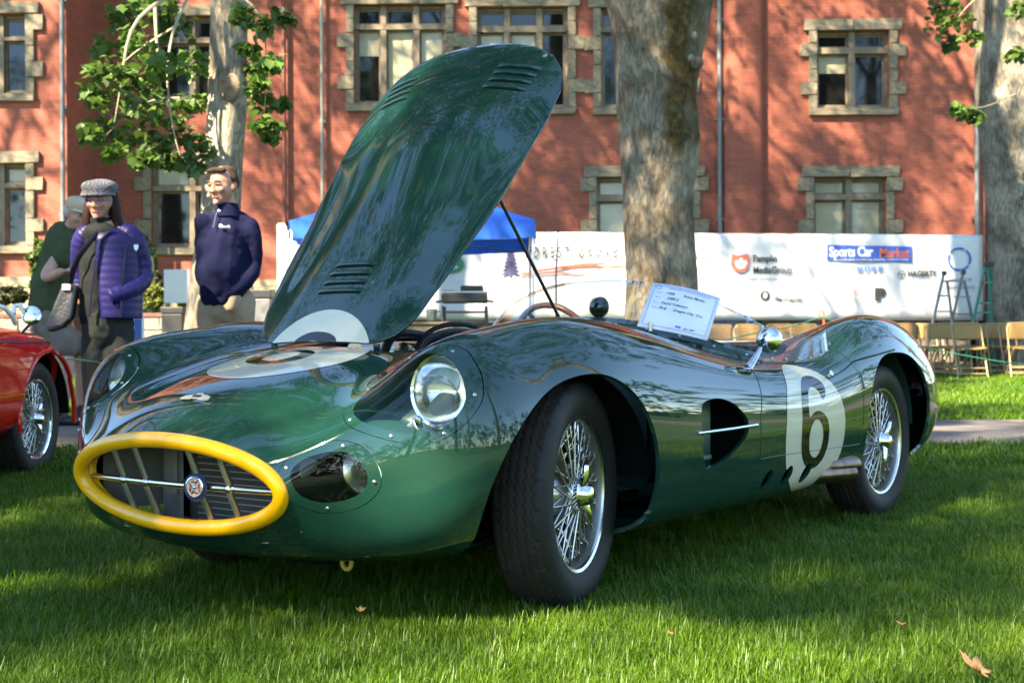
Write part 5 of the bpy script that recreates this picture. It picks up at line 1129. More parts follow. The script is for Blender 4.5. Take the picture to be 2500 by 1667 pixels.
# ------------------------------------------------------------------ PEOPLE
def skin_mat(name,c): return mat(name,c,.5,var=.12,vscale=9,spec=.4)
M_skin=skin_mat('skin ruddy',(.42,.195,.13)); M_skin2=skin_mat('skin warm',(.42,.21,.135)); M_skin3=skin_mat('skin pale',(.46,.25,.175))
M_eye=mat('eye dark',(.03,.02,.018),.2); M_lip=mat('lips',(.36,.12,.10),.5); M_brow=mat('brow hair',(.16,.11,.075),.8)
FOLDS=('pullover','trousers','t_shirt','shorts','jumper')
def organic(name,shapes,m,parent,vox=.011,it=4,fac=.5):
    """union of limbs and balls grown into one continuous skin"""
    mb=MB()
    for s in shapes:
        if s[0]=='e': 
            M=None
            if len(s)>3: M=Matrix.Rotation(R(s[3][2]),3,'Z')@Matrix.Rotation(R(s[3][0]),3,'X')@Matrix.Rotation(R(s[3][1]),3,'Y')
            mb.ell(s[1],s[2],14,10,M)
        else:
            pts,rs=s[1],s[2]; sy=s[3] if len(s)>3 else 1
            n=len(pts); t=np.linspace(0,n-1,max(2,6*(n-1)+1)); P=nspline(np.arange(n),np.array(pts,float),t) if n>2 else np.array([np.array(pts[0])*(1-k)+np.array(pts[1])*k for k in t]); rr=np.interp(t,np.arange(n),rs)
            mb.tube([tuple(p) for p in P],list(rr),12,sy=sy)
            for p,r in ((P[0],rr[0]),(P[-1],rr[-1])): mb.ell(tuple(p),(r*.98,r*.98,r*.98),10,8)
    o=mb.build(name,m,parent,80); rm=o.modifiers.new('skin','REMESH'); rm.mode='VOXEL'; rm.voxel_size=vox; rm.use_smooth_shade=True
    sm=o.modifiers.new('smooth','SMOOTH'); sm.factor=fac; sm.iterations=it
    if name in FOLDS:
        for sc_,st_ in ((.16,.030),(.06,.010)):
            tx=bpy.data.textures.new('folds','CLOUDS'); tx.noise_scale=sc_; tx.noise_depth=2; dm=o.modifiers.new('folds','DISPLACE'); dm.texture=tx; dm.strength=st_; dm.mid_level=.5; dm.texture_coords='LOCAL'
    return o
def ringloft(name,secs,m,parent,n=28,cap=True,smooth=70):
    # sections: (cx,cy,cz,rx,ry)
    S=np.array(secs,float); t=np.linspace(0,len(S)-1,6*(len(S)-1)+1); Q=nspline(np.arange(len(S)),S,t); w=np.arange(n)/n*2*math.pi
    P=np.stack([Q[:,0:1]+Q[:,3:4]*np.cos(w),Q[:,1:2]+Q[:,4:5]*np.sin(w),np.repeat(Q[:,2:3],n,1)],2); mb=MB(); mb.grid(P,cv=True); return mb.build(name,m,parent,smooth)
def hand_shapes(w,d,side,curl=.5,up=(0,0,1),s=1.0):
    """palm with five fingers at wrist w pointing along d"""
    w=Vector(w); d=Vector(d).normalized(); u=Vector(up); u=(u-d*u.dot(d)).normalized(); v=d.cross(u)*side; out=[('t',[w,w+d*.045*s,w+d*.085*s],[.024*s,.032*s,.034*s],.6)]
    for k,(off,L) in enumerate(((.028,.070),(.010,.080),(-.009,.074),(-.026,.058))):
        a=w+d*.085*s+v*off*s; b=a+(d*math.cos(curl*.5)-u*math.sin(curl*.5))*L*.5*s; c=b+(d*math.cos(curl*1.5)-u*math.sin(curl*1.5))*L*.5*s; out.append(('t',[a,b,c],[.0105*s,.0095*s,.008*s]))
    a=w+d*.03*s+v*.028*s; b=a+(d*.6+v*.8)*.035*s; c=b+(d*.9+v*.3-u*.3)*.032*s; out.append(('t',[a,b,c],[.013*s,.012*s,.0095*s])); return out
def head_shapes(c,yaw,pitch=0,s=1.0):
    """head with brow, nose, cheeks, lips, jaw and ears; forward is -y before yaw"""
    M=Matrix.Rotation(R(yaw),3,'Z')@Matrix.Rotation(R(pitch),3,'X'); c=Vector(c)
    def e(p,r): return ('e',tuple(c+M@(Vector(p)*s)),tuple(k*s for k in r),(pitch,0,yaw))
    return [e((0,.012,.035),(.076,.094,.085)),e((0,-.012,-.02),(.067,.080,.085)),e((0,-.038,-.075),(.043,.045,.036)),e((0,-.078,-.10),(.022,.016,.016)),
      e((0,-.088,.022),(.05,.016,.012)),e((.036,-.070,-.022),(.026,.022,.022)),e((-.036,-.070,-.022),(.026,.022,.022)),e((0,-.098,-.018),(.0105,.014,.026)),e((0,-.107,-.034),(.014,.014,.011)),e((.011,-.104,-.037),(.008,.010,.008)),e((-.011,-.104,-.037),(.008,.010,.008)),
      e((0,-.084,-.062),(.022,.010,.006)),e((0,-.082,-.073),(.019,.010,.007)),e((.076,.012,-.005),(.010,.022,.034)),e((-.076,.012,-.005),(.010,.022,.034))],lambda p:tuple(c+M@(Vector(p)*s)),M
def face_parts(at,M,parent,s=1.0,eyes=True,brow=None,eyec=True):
    for sg in (-1,1):
        if eyes:
            mb=MB(); mb.ell(at((.030*sg,-.0845,.004)),(.0135*s,.0085*s,.0052*s),12,8,M); e=mb.build('eye',mat('eye white',(.30,.26,.23),.4) if 'eye white' not in MATS else MATS['eye white'],parent); MB().ell(at((.030*sg,-.0915,.004)),(.0062*s,.004*s,.006*s),10,8,M).build('iris',M_eye,e)
            MB().tube([at((.016*sg,-.094,.0105)),at((.031*sg,-.095,.0125)),at((.045*sg,-.086,.008))],.0032*s,6).build('eyelid',brow[1] if brow else M_skin,parent)
        if brow: MB().tube([at((.014*sg,-.101,.024)),at((.032*sg,-.100,.029)),at((.050*sg,-.086,.024))],.0045*s,6,sy=.7).build('eyebrow',brow[0],parent)
    MB().tube([at((-.024,-.0865,-.0675)),at((-.008,-.0945,-.0668)),at((.008,-.0945,-.0668)),at((.024,-.0865,-.0675))],.0030*s,6).build('mouth',M_lip,parent)
# --- woman in the purple jacket
dW=8.4; sW=FPX/dW; gW=gz(dW); xW=px(255,800,dW)[0]
def W_(x,y,dy=0): q=px(x,y,dW); return (q[0]-xW,dy,q[2]-gW)
M_jacket=mat('violet quilted nylon',(.0135,.0095,.072),.42,var=.22,vscale=6,spec=.25); M_jkd=mat('dark violet side panel',(.006,.005,.03),.5); M_knit=mat('black knit',(.020,.021,.020),.9,bump=.4,bscale=260,spec=.08); M_trou=mat('dark grey trousers',(.030,.033,.028),.9,var=.15,vscale=14,spec=.08); M_bag=mat('black leather bag',(.014,.014,.014),.4,bump=.3,bscale=60); M_hair=mat('auburn brown hair',(.020,.006,.004),.6,var=.5,vscale=50,spec=.2)
def tweed():
    m,n,b=node_mat('grey tweed check'); tc=n.nodes.new('ShaderNodeTexCoord'); ck=n.nodes.new('ShaderNodeTexChecker'); ck.inputs['Scale'].default_value=95; ck.inputs[1].default_value=(.04,.038,.045,1); ck.inputs[2].default_value=(.16,.155,.17,1); n.links.new(tc.outputs['Object'],ck.inputs[0]); n.links.new(ck.outputs[0],b.inputs['Base Color']); b.inputs['Roughness'].default_value=.9; return m
M_tweed=tweed()
wom=thing('person','woman in purple quilted jacket and grey tweed cap with black shoulder bag','person',(xW,dW,gW))
hc=W_(246,492); hs,at,HMx=head_shapes((hc[0],-.01,hc[2]),-6,4,.98)
hipz=W_(255,775)[2]; RS=W_(330,585,.02); RE=W_(352,672,.06); RW=W_(284,728,-.095); LS=W_(198,585,.04); LE=W_(183,680,.10); LW=W_(186,748,.02)
body=[*hs,('t',[(hc[0]-.005,.02,hc[2]-.08),W_(250,552,.03)],[.052,.060]),('t',[W_(252,565,.03),W_(252,640,.02),W_(256,715,.03),W_(258,775,.03)],[.095,.112,.11,.12],.8),
 ('t',[RS,RE,RW],[.05,.042,.03]),('t',[LS,LE,LW],[.05,.042,.03]),('t',[W_(232,785,.03),W_(230,900,.03),W_(228,1000,.05),(W_(228,1000)[0],.05,.08)],[.085,.065,.045,.036]),('t',[W_(285,785,.03),W_(283,900,.02),W_(280,1000,.04),(W_(280,1000)[0],.04,.08)],[.085,.065,.045,.036]),
 *hand_shapes(RW,(-.75,.30,-.5),1,.5),*hand_shapes(LW,(.05,-.1,-1),-1,.6,(0,-1,0))]
B_=organic('body',body,M_skin2,wom,.0095,3)
face_parts(at,HMx,B_,.98,True,(M_brow,M_skin2))
organic('jumper',[('t',[(hc[0],.025,hc[2]-.135),W_(248,562,.03)],[.058,.070]),('e',W_(248,570,.0),(.12,.105,.07)),('t',[W_(248,590,.03),W_(242,640,.01),W_(240,720,.015),W_(242,768,.03)],[.105,.14,.14,.14],.85)],M_knit,wom,.013,6)
ringloft('roll_neck',[(hc[0],.028,hc[2]-.185,.085,.082),(hc[0],.024,hc[2]-.15,.070,.068),(hc[0],.016,hc[2]-.118,.067,.066),(hc[0],.014,hc[2]-.100,.064,.063)],M_knit,wom)
# jacket: open shell in front of the jumper plus quilted sleeves
jk=MB(); rows=[]
zt=W_(250,563)[2]; zb2=W_(255,778)[2]
for k,u in enumerate(np.linspace(0,1,52)):
    z=zt+(zb2-zt)*u; cx=W_(266+4*u,600)[0]; puff=.0026*abs(math.sin(u*52/4.3*math.pi)); rx=.166+.012*math.sin(u*3.1)-.085*(max(0,.16-u)/.16)**2+puff; ry=.132+.03*u-.05*(max(0,.12-u)/.12)**2+puff
    a0=-90-14-(34-20*u); a1=-90-14+360-(34-20*u)-26-30*(1-u)*.6
    rows.append([(cx+rx*math.cos(R(a)),.03+ry*math.sin(R(a)),z) for a in np.linspace(a0+ (30-8*u),a1-(4-2*u),44)])
jk.grid(np.array(rows)); jo=jk.build('jacket',M_jacket,wom,80); s=jo.modifiers.new('t','SOLIDIFY'); s.thickness=.014; s.offset=1
def sleeve(name,pts,rs,m,parent,quilt=True):
    n=len(pts); t=np.linspace(0,n-1,60); P=nspline(np.arange(n),np.array(pts,float),t); rr=np.interp(t,np.arange(n),rs)+(.003*np.abs(np.sin(np.linspace(0,13*math.pi,60))) if quilt else .004*np.sin(np.linspace(0,21,60))); return MB().tube([tuple(p) for p in P],list(rr),18).build(name,m,parent,80)
sleeve('sleeve',[W_(300,566,.03),W_(328,592,.03),W_(343,668,.06),W_(320,708,-.05),W_(282,729,-.125)],[.062,.068,.064,.058,.052],M_jacket,jo); sleeve('sleeve',[W_(218,566,.04),W_(196,592,.05),W_(184,675,.10),W_(186,735,.05)],[.060,.066,.060,.052],M_jacket,jo)
organic('shoulder_yoke',[('t',[W_(212,570,.04),W_(228,556,.05),W_(255,550,.07),W_(285,556,.05),W_(312,572,.035)],[.055,.056,.055,.058,.060],.9)],M_jacket,jo,.014,5)
for pts in ([W_(288,560,-.10),W_(262,590,-.135),W_(250,640,-.15),W_(243,700,-.155),W_(238,775,-.155)],): MB().tube(pts,[.012]*5,6,sy=.5).build('zip_edge',M_jkd,jo)
MB().tube([W_(316,600,-.07),W_(312,680,-.11),W_(308,776,-.12)],[.020,.018,.020],8,sy=.35).build('side_panel',M_jkd,jo)
mb=MB(); mb.prism([(-.014,.018),(.014,.018),(.013,-.006),(0,-.022),(-.013,-.006)],.003,Matrix.Translation(W_(339,606,-.055))@Matrix(((1,0,0,0),(0,0,-1,0),(0,1,0,0),(0,0,0,1)))); mb.build('sleeve_badge',mat('badge pale blue',(.25,.42,.60),.5),jo,0)
organic('trousers',[('t',[W_(256,772,.03),W_(256,800,.03)],[.155,.150],.9),('t',[W_(232,785,.03),W_(228,900,.03),W_(226,1000,.05),(W_(226,1000)[0],.05,.06)],[.096,.080,.068,.062]),('t',[W_(287,785,.03),W_(285,900,.02),W_(282,1000,.04),(W_(282,1000)[0],.04,.06)],[.096,.080,.068,.062])],M_trou,wom,.013,5)
for x in (226,282): organic('shoe',[('t',[(W_(x,1000)[0],.06,.045),(W_(x,1000)[0]-.01,-.12,.035)],[.042,.036],.8)],M_black,wom,.012,3)
h2=[('t',[at((.07,.035,.03)),at((.085,.03,-.06)),at((.098,.03,-.15)),at((.09,.035,-.19))],[.035,.037,.034,.015]),('t',[at((-.07,.03,.03)),at((-.088,.02,-.06)),at((-.094,.015,-.15)),at((-.085,.02,-.18))],[.033,.036,.032,.015]),('t',[at((0,.075,.04)),at((0,.09,-.08)),at((0,.085,-.16))],[.06,.07,.05])]
organic('hair',h2,M_hair,wom,.010,3)
cap=organic('cap',[('e',at((0,.012,.082)),(.112,.120,.058),(8,0,-6)),('e',at((0,.005,.055)),(.098,.110,.03),(8,0,-6)),('e',at((.06,.0,.085)),(.055,.09,.045)),('e',at((-.06,.0,.085)),(.055,.09,.045))],M_tweed,wom,.010,4)
mb=MB(); P=[]
for a in np.linspace(-78,78,17): P.append([at((r*math.sin(R(a))*.098,-r*math.cos(R(a))*.108+.005,zz)) for r,zz in ((.9,.052),(1.1,.044),(1.32-.16*abs(a)/78,.030))])
mb.grid(np.array(P)); br=mb.build('cap_brim',M_tweed,cap,80); br.modifiers.new('t','SOLIDIFY').thickness=.008
mb=MB(); mb.tube([at((.104*math.sin(R(a)),-.112*math.cos(R(a))+.005,.056)) for a in np.linspace(-180,180,30)],.012,6,sy=.5); mb.build('cap_band',M_tweed,cap)
for sg in (-1,1):
    mb=MB(); mb.tube([at((.033*sg+.025*math.cos(w),-.108+.012*abs(math.cos(w)),.004+.018*math.sin(w))) for w in np.linspace(0,6.28,20,endpoint=False)],.0018,6,closed=True); mb.tube([at((.058*sg,-.10,.006)),at((.078*sg,-.02,.008))],.0025,6); gl=mb.build('spectacles',mat('blue violet spectacle frame',(.05,.03,.35),.3) if 'blue violet spectacle frame' not in MATS else MATS['blue violet spectacle frame'],B_)
MB().tube([at((-.008,-.112,.006)),at((.008,-.112,.006))],.0025,6).build('spectacle_bridge',M_eye,B_)
bag=thing('shoulder_bag','black leather shoulder bag hanging at the side of the woman','bag',(xW,dW,gW))
a,b,c,d=W_(176,690,-.10),W_(207,690,-.10),W_(196,800,-.12),W_(132,806,-.12); P=[]
mb=MB()
corn=[Vector(v) for v in (W_(172,690,-.10),W_(206,700,-.10),W_(196,778,-.13),W_(176,800,-.13),W_(140,812,-.13),W_(131,798,-.12),W_(150,745,-.11))]
mb.add([tuple(v+Vector((0,-.045,0))) for v in corn]+[tuple(v+Vector((0,.045,0))) for v in corn],[tuple(range(7)),tuple(range(13,6,-1))]+[(i,i+7,(i+1)%7+7,(i+1)%7) for i in range(7)]); bo=bevel(mb.build('bag_body',M_bag,bag,0),.02,3)
MB().tube([W_(186,694,-.12),W_(196,668,-.15),W_(214,630,-.17),W_(240,590,-.14),W_(262,556,-.05),W_(268,548,.03)],[.02]*6,8,sy=.25).build('strap',M_bag,bag)
MB().box(W_(183,703,-.16),(.05,.012,.035)).build('buckle',mat('pale buckle',(.5,.5,.47),.4),bag,0)
# --- man in the navy pullover
dM=9.1; gM=gz(dM); xM=px(550,800,dM)[0]
def Q_(x,y,dy=0): q=px(x,y,dM); return (q[0]-xM,dy,q[2]-gM)
M_navy=mat('navy fleece',(.008,.009,.030),.9,var=.18,vscale=7,spec=.08); M_khaki=mat('khaki cotton',(.29,.215,.14),.9,var=.14,vscale=6,spec=.1); M_hairM=mat('greying brown hair',(.060,.040,.026),.85,var=.45,vscale=60,spec=.1)
man=thing('person','middle aged man in navy pullover and khaki trousers with hands in pockets','person',(xM,dM,gM))
hc=Q_(545,454); hs,at,HMx=head_shapes((hc[0],0,hc[2]),-26,5,1.12)
S1=Q_(606,556,.05);E1=Q_(613,645,.08);W1=Q_(576,712,-.10); S2=Q_(497,545,.0);E2=Q_(492,640,.12);W2=Q_(505,712,.02)
body=[*hs,('t',[(hc[0]+.012,.025,hc[2]-.08),Q_(555,528,.04)],[.060,.068]),('t',[Q_(556,550,.05),Q_(552,640,.03),Q_(546,715,.03)],[.085,.12,.13],.85),('t',[S1,E1,W1],[.055,.046,.032]),('t',[S2,E2,W2],[.055,.046,.032]),
 ('t',[Q_(520,725,.03),Q_(515,860,.03),Q_(512,960,.06),(Q_(512,960)[0],.06,.09)],[.09,.07,.05,.04]),('t',[Q_(578,725,.05),Q_(580,860,.05),Q_(582,960,.07),(Q_(582,960)[0],.07,.09)],[.09,.07,.05,.04]),*hand_shapes(W1,(-.25,.15,-.95),1,.5,(0,-1,0)),*hand_shapes(W2,(.2,-.2,-.95),-1,.5,(0,-1,0))]
B_=organic('body',body,M_skin,man,.0095,3); face_parts(at,HMx,B_,1.12,True,(M_brow,M_skin))
organic('hair',[('e',at((0,.030,.062)),(.083,.094,.070)),('e',at((0,.068,.02)),(.070,.046,.065)),('e',at((.052,.032,.035)),(.036,.058,.052)),('e',at((-.052,.032,.035)),(.036,.058,.052)),('t',[at((-.055,-.062,.088)),at((0,-.076,.094)),at((.055,-.058,.09))],[.018,.020,.020])],M_hairM,man,.010,3)
pul=organic('pullover',[('t',[Q_(555,538,.05),Q_(553,560,.045),Q_(548,610,.02),Q_(543,670,-.01),Q_(543,712,.0)],[.10,.140,.168,.184,.170],.9),('t',[Q_(512,572,.02),Q_(555,566,.03),Q_(596,574,.05)],[.085,.10,.09],1),('t',[Q_(508,600,.02),Q_(505,680,.03)],[.085,.09]),('t',[Q_(508,552,.02),Q_(528,538,.04),Q_(556,530,.06),Q_(584,538,.06),Q_(606,552,.05)],[.062,.066,.07,.068,.066]),('t',[S1,Q_(613,600,.06),E1],[.070,.066,.062]),('t',[E1,Q_(602,690,-.05),W1],[.062,.058,.050]),('t',[S2,E2,W2],[.07,.062,.05])],M_navy,man,.0115,4)
ringloft('collar',[(*Q_(556,528,.03),.085,.085),(*Q_(553,508,.03),.078,.08),(*Q_(551,496,.035),.076,.078)],M_navy,pul)
MB().tube([Q_(533,520,-.045),Q_(531,560,-.125)],.004,6).build('zip',M_steel,pul)
mb=MB(); mb.ell(Q_(550,556,-.136),(.013,.004,.013)); mb.build('chest_logo',M_white,pul); text_mesh('swift',.028,M_white,pul,Matrix.Translation(Q_(563,557,-.136))@Matrix.Rotation(R(8),4,'Z')@Matrix.Rotation(R(90),4,'X'),'lettering','CENTER')
MB().ell(at((.0,-.045,-.150)),(.016,.02,.012)).build('shirt_collar',M_white,man)
organic('trousers',[('t',[Q_(545,718,.03),Q_(545,745,.03)],[.162,.165],.9),('t',[Q_(515,735,.02),Q_(508,860,.03),Q_(508,960,.05),(Q_(508,960)[0],.05,.05)],[.108,.095,.085,.08]),('t',[Q_(580,735,.05),Q_(583,860,.05),Q_(584,960,.07),(Q_(584,960)[0],.07,.05)],[.108,.095,.085,.08]),('t',[Q_(575,725,-.08),Q_(570,748,-.09)],[.06,.05])],M_khaki,man,.014,5)
for x in (508,584): organic('shoe',[('t',[(Q_(x,960)[0],.08,.05),(Q_(x,960)[0]-.04,-.13,.04)],[.046,.042],.8)],mat('brown shoe',(.06,.035,.02),.5) if 'brown shoe' not in MATS else MATS['brown shoe'],man,.012,3)
# --- older man behind, turned away
dO=10.1; gO=gz(dO); xO=px(140,900,dO)[0]
def O_(x,y,dy=0): q=px(x,y,dO); return (q[0]-xO,dy,q[2]-gO)
M_olive=mat('olive green cotton',(.055,.072,.036),.9,var=.2,vscale=7,spec=.08); M_short=mat('grey brown shorts',(.16,.13,.105),.9,var=.15,vscale=8,spec=.08); M_capc=mat('cream cap',(.48,.38,.23),.9); M_greyhair=mat('grey hair',(.42,.42,.42),.7,var=.3,vscale=60)
old=thing('person','older man in olive T-shirt, grey shorts and cream cap standing on the path','person',(xO,dO,gO))
hc=O_(188,522); hs,at,HMx=head_shapes((hc[0],0,hc[2]),52,18,1.0)
S1=O_(178,585,.0);E1=O_(128,672,-.12);W1=O_(176,668,-.26); S2=O_(170,580,.28); E2=O_(190,665,.32); W2=O_(215,668,.15)
LX=O_(158,900)[0]; RX=O_(178,900)[0]
body=[*hs,('t',[(hc[0]-.03,.03,hc[2]-.075),O_(150,575,.08)],[.058,.066]),('t',[O_(145,600,.10),O_(132,680,.10),O_(128,760,.10)],[.14,.16,.15],.9),('t',[S1,E1,W1],[.052,.045,.032]),('t',[S2,E2,W2],[.052,.045,.032]),('t',[O_(122,770,.03),O_(160,880,-.02),O_(152,985,.0),(O_(150,985)[0],.0,.07)],[.10,.068,.05,.042]),('t',[O_(150,770,.16),O_(185,880,.16),O_(180,985,.18),(O_(180,985)[0],.18,.07)],[.10,.068,.05,.042]),*hand_shapes(W1,(.8,.1,.1),1,.8),*hand_shapes(W2,(.8,-.2,.1),-1,.8)]
B_=organic('body',body,M_skin3,old,.0105,3); face_parts(at,HMx,B_,1.0,True,(M_greyhair,M_skin3))
organic('hair',[('e',at((0,.055,.0)),(.074,.055,.06)),('t',[at((-.04,.08,.01)),at((-.03,.10,-.03))],[.03,.02]),('t',[at((.072,.03,.02)),at((.076,.02,-.02))],[.016,.012])],M_greyhair,old,.012,3)
cp_=organic('cap',[('e',at((0,.012,.075)),(.088,.100,.055),(18,0,52)),('e',at((0,.01,.05)),(.084,.098,.03),(18,0,52))],M_capc,old,.010,3)
mb=MB(); P=[]
for a in np.linspace(-60,60,13): P.append([at((r*math.sin(R(a))*.08,-r*math.cos(R(a))*.10+.01,zz)) for r,zz in ((.9,.048),(1.3,.044),(1.75-.4*abs(a)/60,.034))])
mb.grid(np.array(P)); mb.build('cap_peak',M_capc,cp_,80).modifiers.new('t','SOLIDIFY').thickness=.006
organic('t_shirt',[('t',[O_(150,590,.09),O_(140,640,.10),O_(127,700,.09),O_(122,748,.09)],[.165,.185,.205,.20],.92),('t',[O_(172,580,.0),O_(155,568,.12),O_(168,576,.26)],[.072,.078,.07]),('t',[S1,O_(160,632,-.05)],[.075,.082]),('t',[S2,O_(180,630,.3)],[.075,.08])],M_olive,old,.015,5)
organic('shorts',[('t',[O_(122,752,.09),O_(126,780,.09)],[.185,.185],.9),('t',[O_(122,775,.02),O_(156,846,-.01)],[.125,.112]),('t',[O_(148,775,.16),O_(178,846,.16)],[.125,.112])],M_short,old,.015,5)
for x,y,z in ((150,0,0),(180,.18,0)):
    X=O_(x,985)[0]; MB().tube([(X,y,.17),(X,y,.06)],[.047,.05],12).build('sock',M_black,old); organic('shoe',[('t',[(X-.03,y+.02,.05),(X+.18,y-.03,.04)],[.05,.042],.85)],M_black,old,.012,3)
# ------------------------------------------------------------------ THE RED ROADSTER at the left edge (rear axle is the one in view)
M_red=mat('red car paint',(.60,.012,.008),.4,0,1,.0,coatr=.01); M_chromeR=mat('bright chrome rim',(.80,.80,.80),.07,1); M_redlens=mat('red lamp lens',(.50,.03,.01),.15,0,1)
RA=R(2.8); dR_=7.35; Fr=np.array([-math.sin(RA),-math.cos(RA)]); Lr=np.array([math.cos(RA),-math.sin(RA)])
wq=px(86,1024,dR_); rim_y=.66; org=np.array([wq[0],dR_])-Lr*rim_y
red=thing('red_roadster','red vintage roadster with chrome wire wheel cut off by the left edge','car',(org[0],org[1],0.0),math.atan2(Fr[1],Fr[0]))
# body loft: x forward from the rear axle; lines from top centre to sill
RL=[[(-.72,0,.62),(-.55,0,.78),(-.2,0,.84),(.3,0,.84),(1.0,0,.80),(1.5,0,.90),(2.3,0,.86),(2.9,0,.72),(3.1,0,.55)],
    [(-.72,.25,.60),(-.55,.30,.765),(-.2,.34,.825),(.3,.38,.825),(1.0,.42,.78),(1.5,.38,.885),(2.3,.32,.84),(2.9,.28,.70),(3.1,.22,.53)],
    [(-.71,.42,.58),(-.54,.50,.735),(-.2,.54,.795),(.3,.57,.80),(1.0,.60,.77),(1.5,.55,.83),(2.3,.50,.80),(2.9,.44,.68),(3.1,.34,.52)],
    [(-.70,.53,.56),(-.52,.62,.70),(-.2,.665,.76),(.3,.685,.765),(1.0,.70,.75),(1.5,.68,.775),(2.3,.64,.74),(2.9,.56,.64),(3.1,.42,.50)],
    [(-.69,.585,.52),(-.5,.68,.62),(-.2,.725,.665),(.3,.735,.665),(1.0,.735,.64),(1.5,.735,.66),(2.3,.71,.64),(2.9,.63,.56),(3.1,.48,.46)],
    [(-.69,.595,.45),(-.5,.69,.50),(-.2,.738,.52),(.3,.742,.50),(1.0,.738,.48),(1.5,.738,.48),(2.3,.725,.48),(2.9,.65,.44),(3.1,.50,.40)],
    [(-.70,.57,.36),(-.5,.665,.34),(-.2,.70,.32),(.3,.70,.30),(1.0,.70,.28),(1.5,.70,.28),(2.3,.69,.30),(2.9,.62,.32),(3.1,.47,.34)],
    [(-.72,.40,.30),(-.5,.42,.26),(-.2,.42,.24),(.3,.42,.22),(1.0,.42,.2),(1.5,.42,.2),(2.3,.42,.22),(2.9,.38,.25),(3.1,.30,.30)],
    [(-.73,0,.30),(-.5,0,.25),(-.2,0,.23),(.3,0,.21),(1.0,0,.2),(1.5,0,.2),(2.3,0,.21),(2.9,0,.24),(3.1,0,.29)]]
ru=np.array([0,.25,.6,1.1,1.8,2.3,3.1,3.7,4.0]); uu=np.linspace(0,4.0,150)
RL=[[((x*.6 if x<0 else x),y*(1-.10*max(0,-x)),z) for x,y,z in l] for l in RL]
hf=np.stack([nspline(ru,np.array(l,float),uu) for l in RL],1); RP=np.concatenate([hf,hf[:,1:-1][:,::-1]*np.array([1,-1,1])],1); RC=RP.copy()
for _ in range(2): RC=RC+.8*(RP-(np.roll(RC,1,1)+4*RC+np.roll(RC,-1,1))/6)
RGd=bspl_rows(RC,160); RN=grid_normals(RGd); nu,nv=RGd.shape[:2]
_i=np.arange(nu-1)[:,None]*nv;_j=np.arange(nv)[None];_k=(_j+1)%nv
_t=np.vstack([np.stack([(_i+_j).ravel(),(_i+nv+_k).ravel(),(_i+nv+_j).ravel()],1),np.stack([(_i+_j).ravel(),(_i+_k).ravel(),(_i+nv+_k).ravel()],1)])
RV=np.hstack([RGd.reshape(-1,3),-RN.reshape(-1,3) if RN[60,0,2]<0 else RN.reshape(-1,3)])
q=_t[len(_t)//4]
if np.dot(np.cross(RV[q[1],:3]-RV[q[0],:3],RV[q[2],:3]-RV[q[0],:3]),RV[q[0],3:])<0: _t=_t[:,::-1]
def rarch(V):
    x,y,z=V[:,0],V[:,1],V[:,2]; fa=.375-np.sqrt(x**2+(z-.31)**2); fb=.375-np.sqrt((x-2.28)**2+(z-.31)**2); return np.minimum(np.maximum(fa,fb),np.abs(y)-.36)
def rcock(V): return np.where(V[:,2]>.6,(1-((np.abs(V[:,0]-.95)/.55)**2.4+(np.abs(V[:,1])/.55)**2.4)**(1/2.4))*.5,-1)
v,t=clip(RV,_t,-rarch(RV)); v,t=clip(v,t,-rcock(v)); v,t=compact(v,t); rb=put('body_shell',v,t,M_red,red)
LV,LF=lip(v,t,.03,lambda p:p[:,0]>-.40); link('edge_flange',arr_mesh('edge_flange',LV,LF,M_red,smooth=False),red)
# raised lips round the arches and the rear panel
mb=MB(); mb.add(np.vstack([RGd[0],RGd[0].mean(0)[None]+np.array([[-.02,0,0]])]),[(k,(k+1)%nv,nv) for k in range(nv)]); mb.build('tail_panel',M_red,red,80)
mb=MB(); mb.add(np.vstack([RGd[-1],RGd[-1].mean(0)[None]+np.array([[.03,0,0]])]),[(k,(k+1)%nv,nv) for k in range(nv)]); mb.build('nose_panel',M_red,red,80)
for sg in (-1,1):
    for cx in (0,2.28):
        P=[[(cx+.385*math.cos(w),y*sg,.31+.385*math.sin(w)) for y in (.36,.5,.64,.70)] for w in np.linspace(.05,3.09,26)]; mb=MB(); mb.grid(np.array(P)); mb.box((cx,.36*sg,.42),(.66,.01,.5)); mb.build('wheel_well',M_dark,red)
        P=[(cx+.378*math.cos(w),(.742 if abs(math.cos(w))<.8 else .735)*sg-.004*sg,.31+.378*math.sin(w)) for w in np.linspace(-.1,3.24,40)]; MB().tube(P,.013,8).build('arch_lip',M_red,red)
        wheel(red,(cx,.60*sg,.318),sg,0,M_chromeR,spin=12)
    k=RV[:,1]*sg>.2; S=RV[k]
    def rs(x,z): i=((S[:,0]-x)**2+(S[:,2]-z)**2).argmin(); return Vector(S[i,:3]),Vector(S[i,3:])
    q=[]
    for x in np.linspace(-.36,2.6,50):
        P_,N_=rs(x,.735-.05*max(0,(-.1-x)/.3)**1.5); q.append(P_+N_*.003)
    MB().tube(q,.006,6).build('side_beading',M_black,red)
    P_,N_=rs(-.375,.665); mb=MB(); mb.lathe([(.038,-.02),(.040,.02),(.034,.045),(.001,.062)],18,Matrix.Translation(P_+Vector((.0,.0,0)))@Matrix.Rotation(R(-90),4,'Y')@Matrix.Rotation(R(-24*sg),4,'X')); tl_=mb.build('tail_lamp',M_redlens,red); mb=MB(); mb.lathe([(.043,-.03),(.046,0),(.040,.008)],18,Matrix.Translation(P_)@Matrix.Rotation(R(-90),4,'Y')@Matrix.Rotation(R(-24*sg),4,'X')); mb.build('lamp_bezel',M_chrome,tl_)
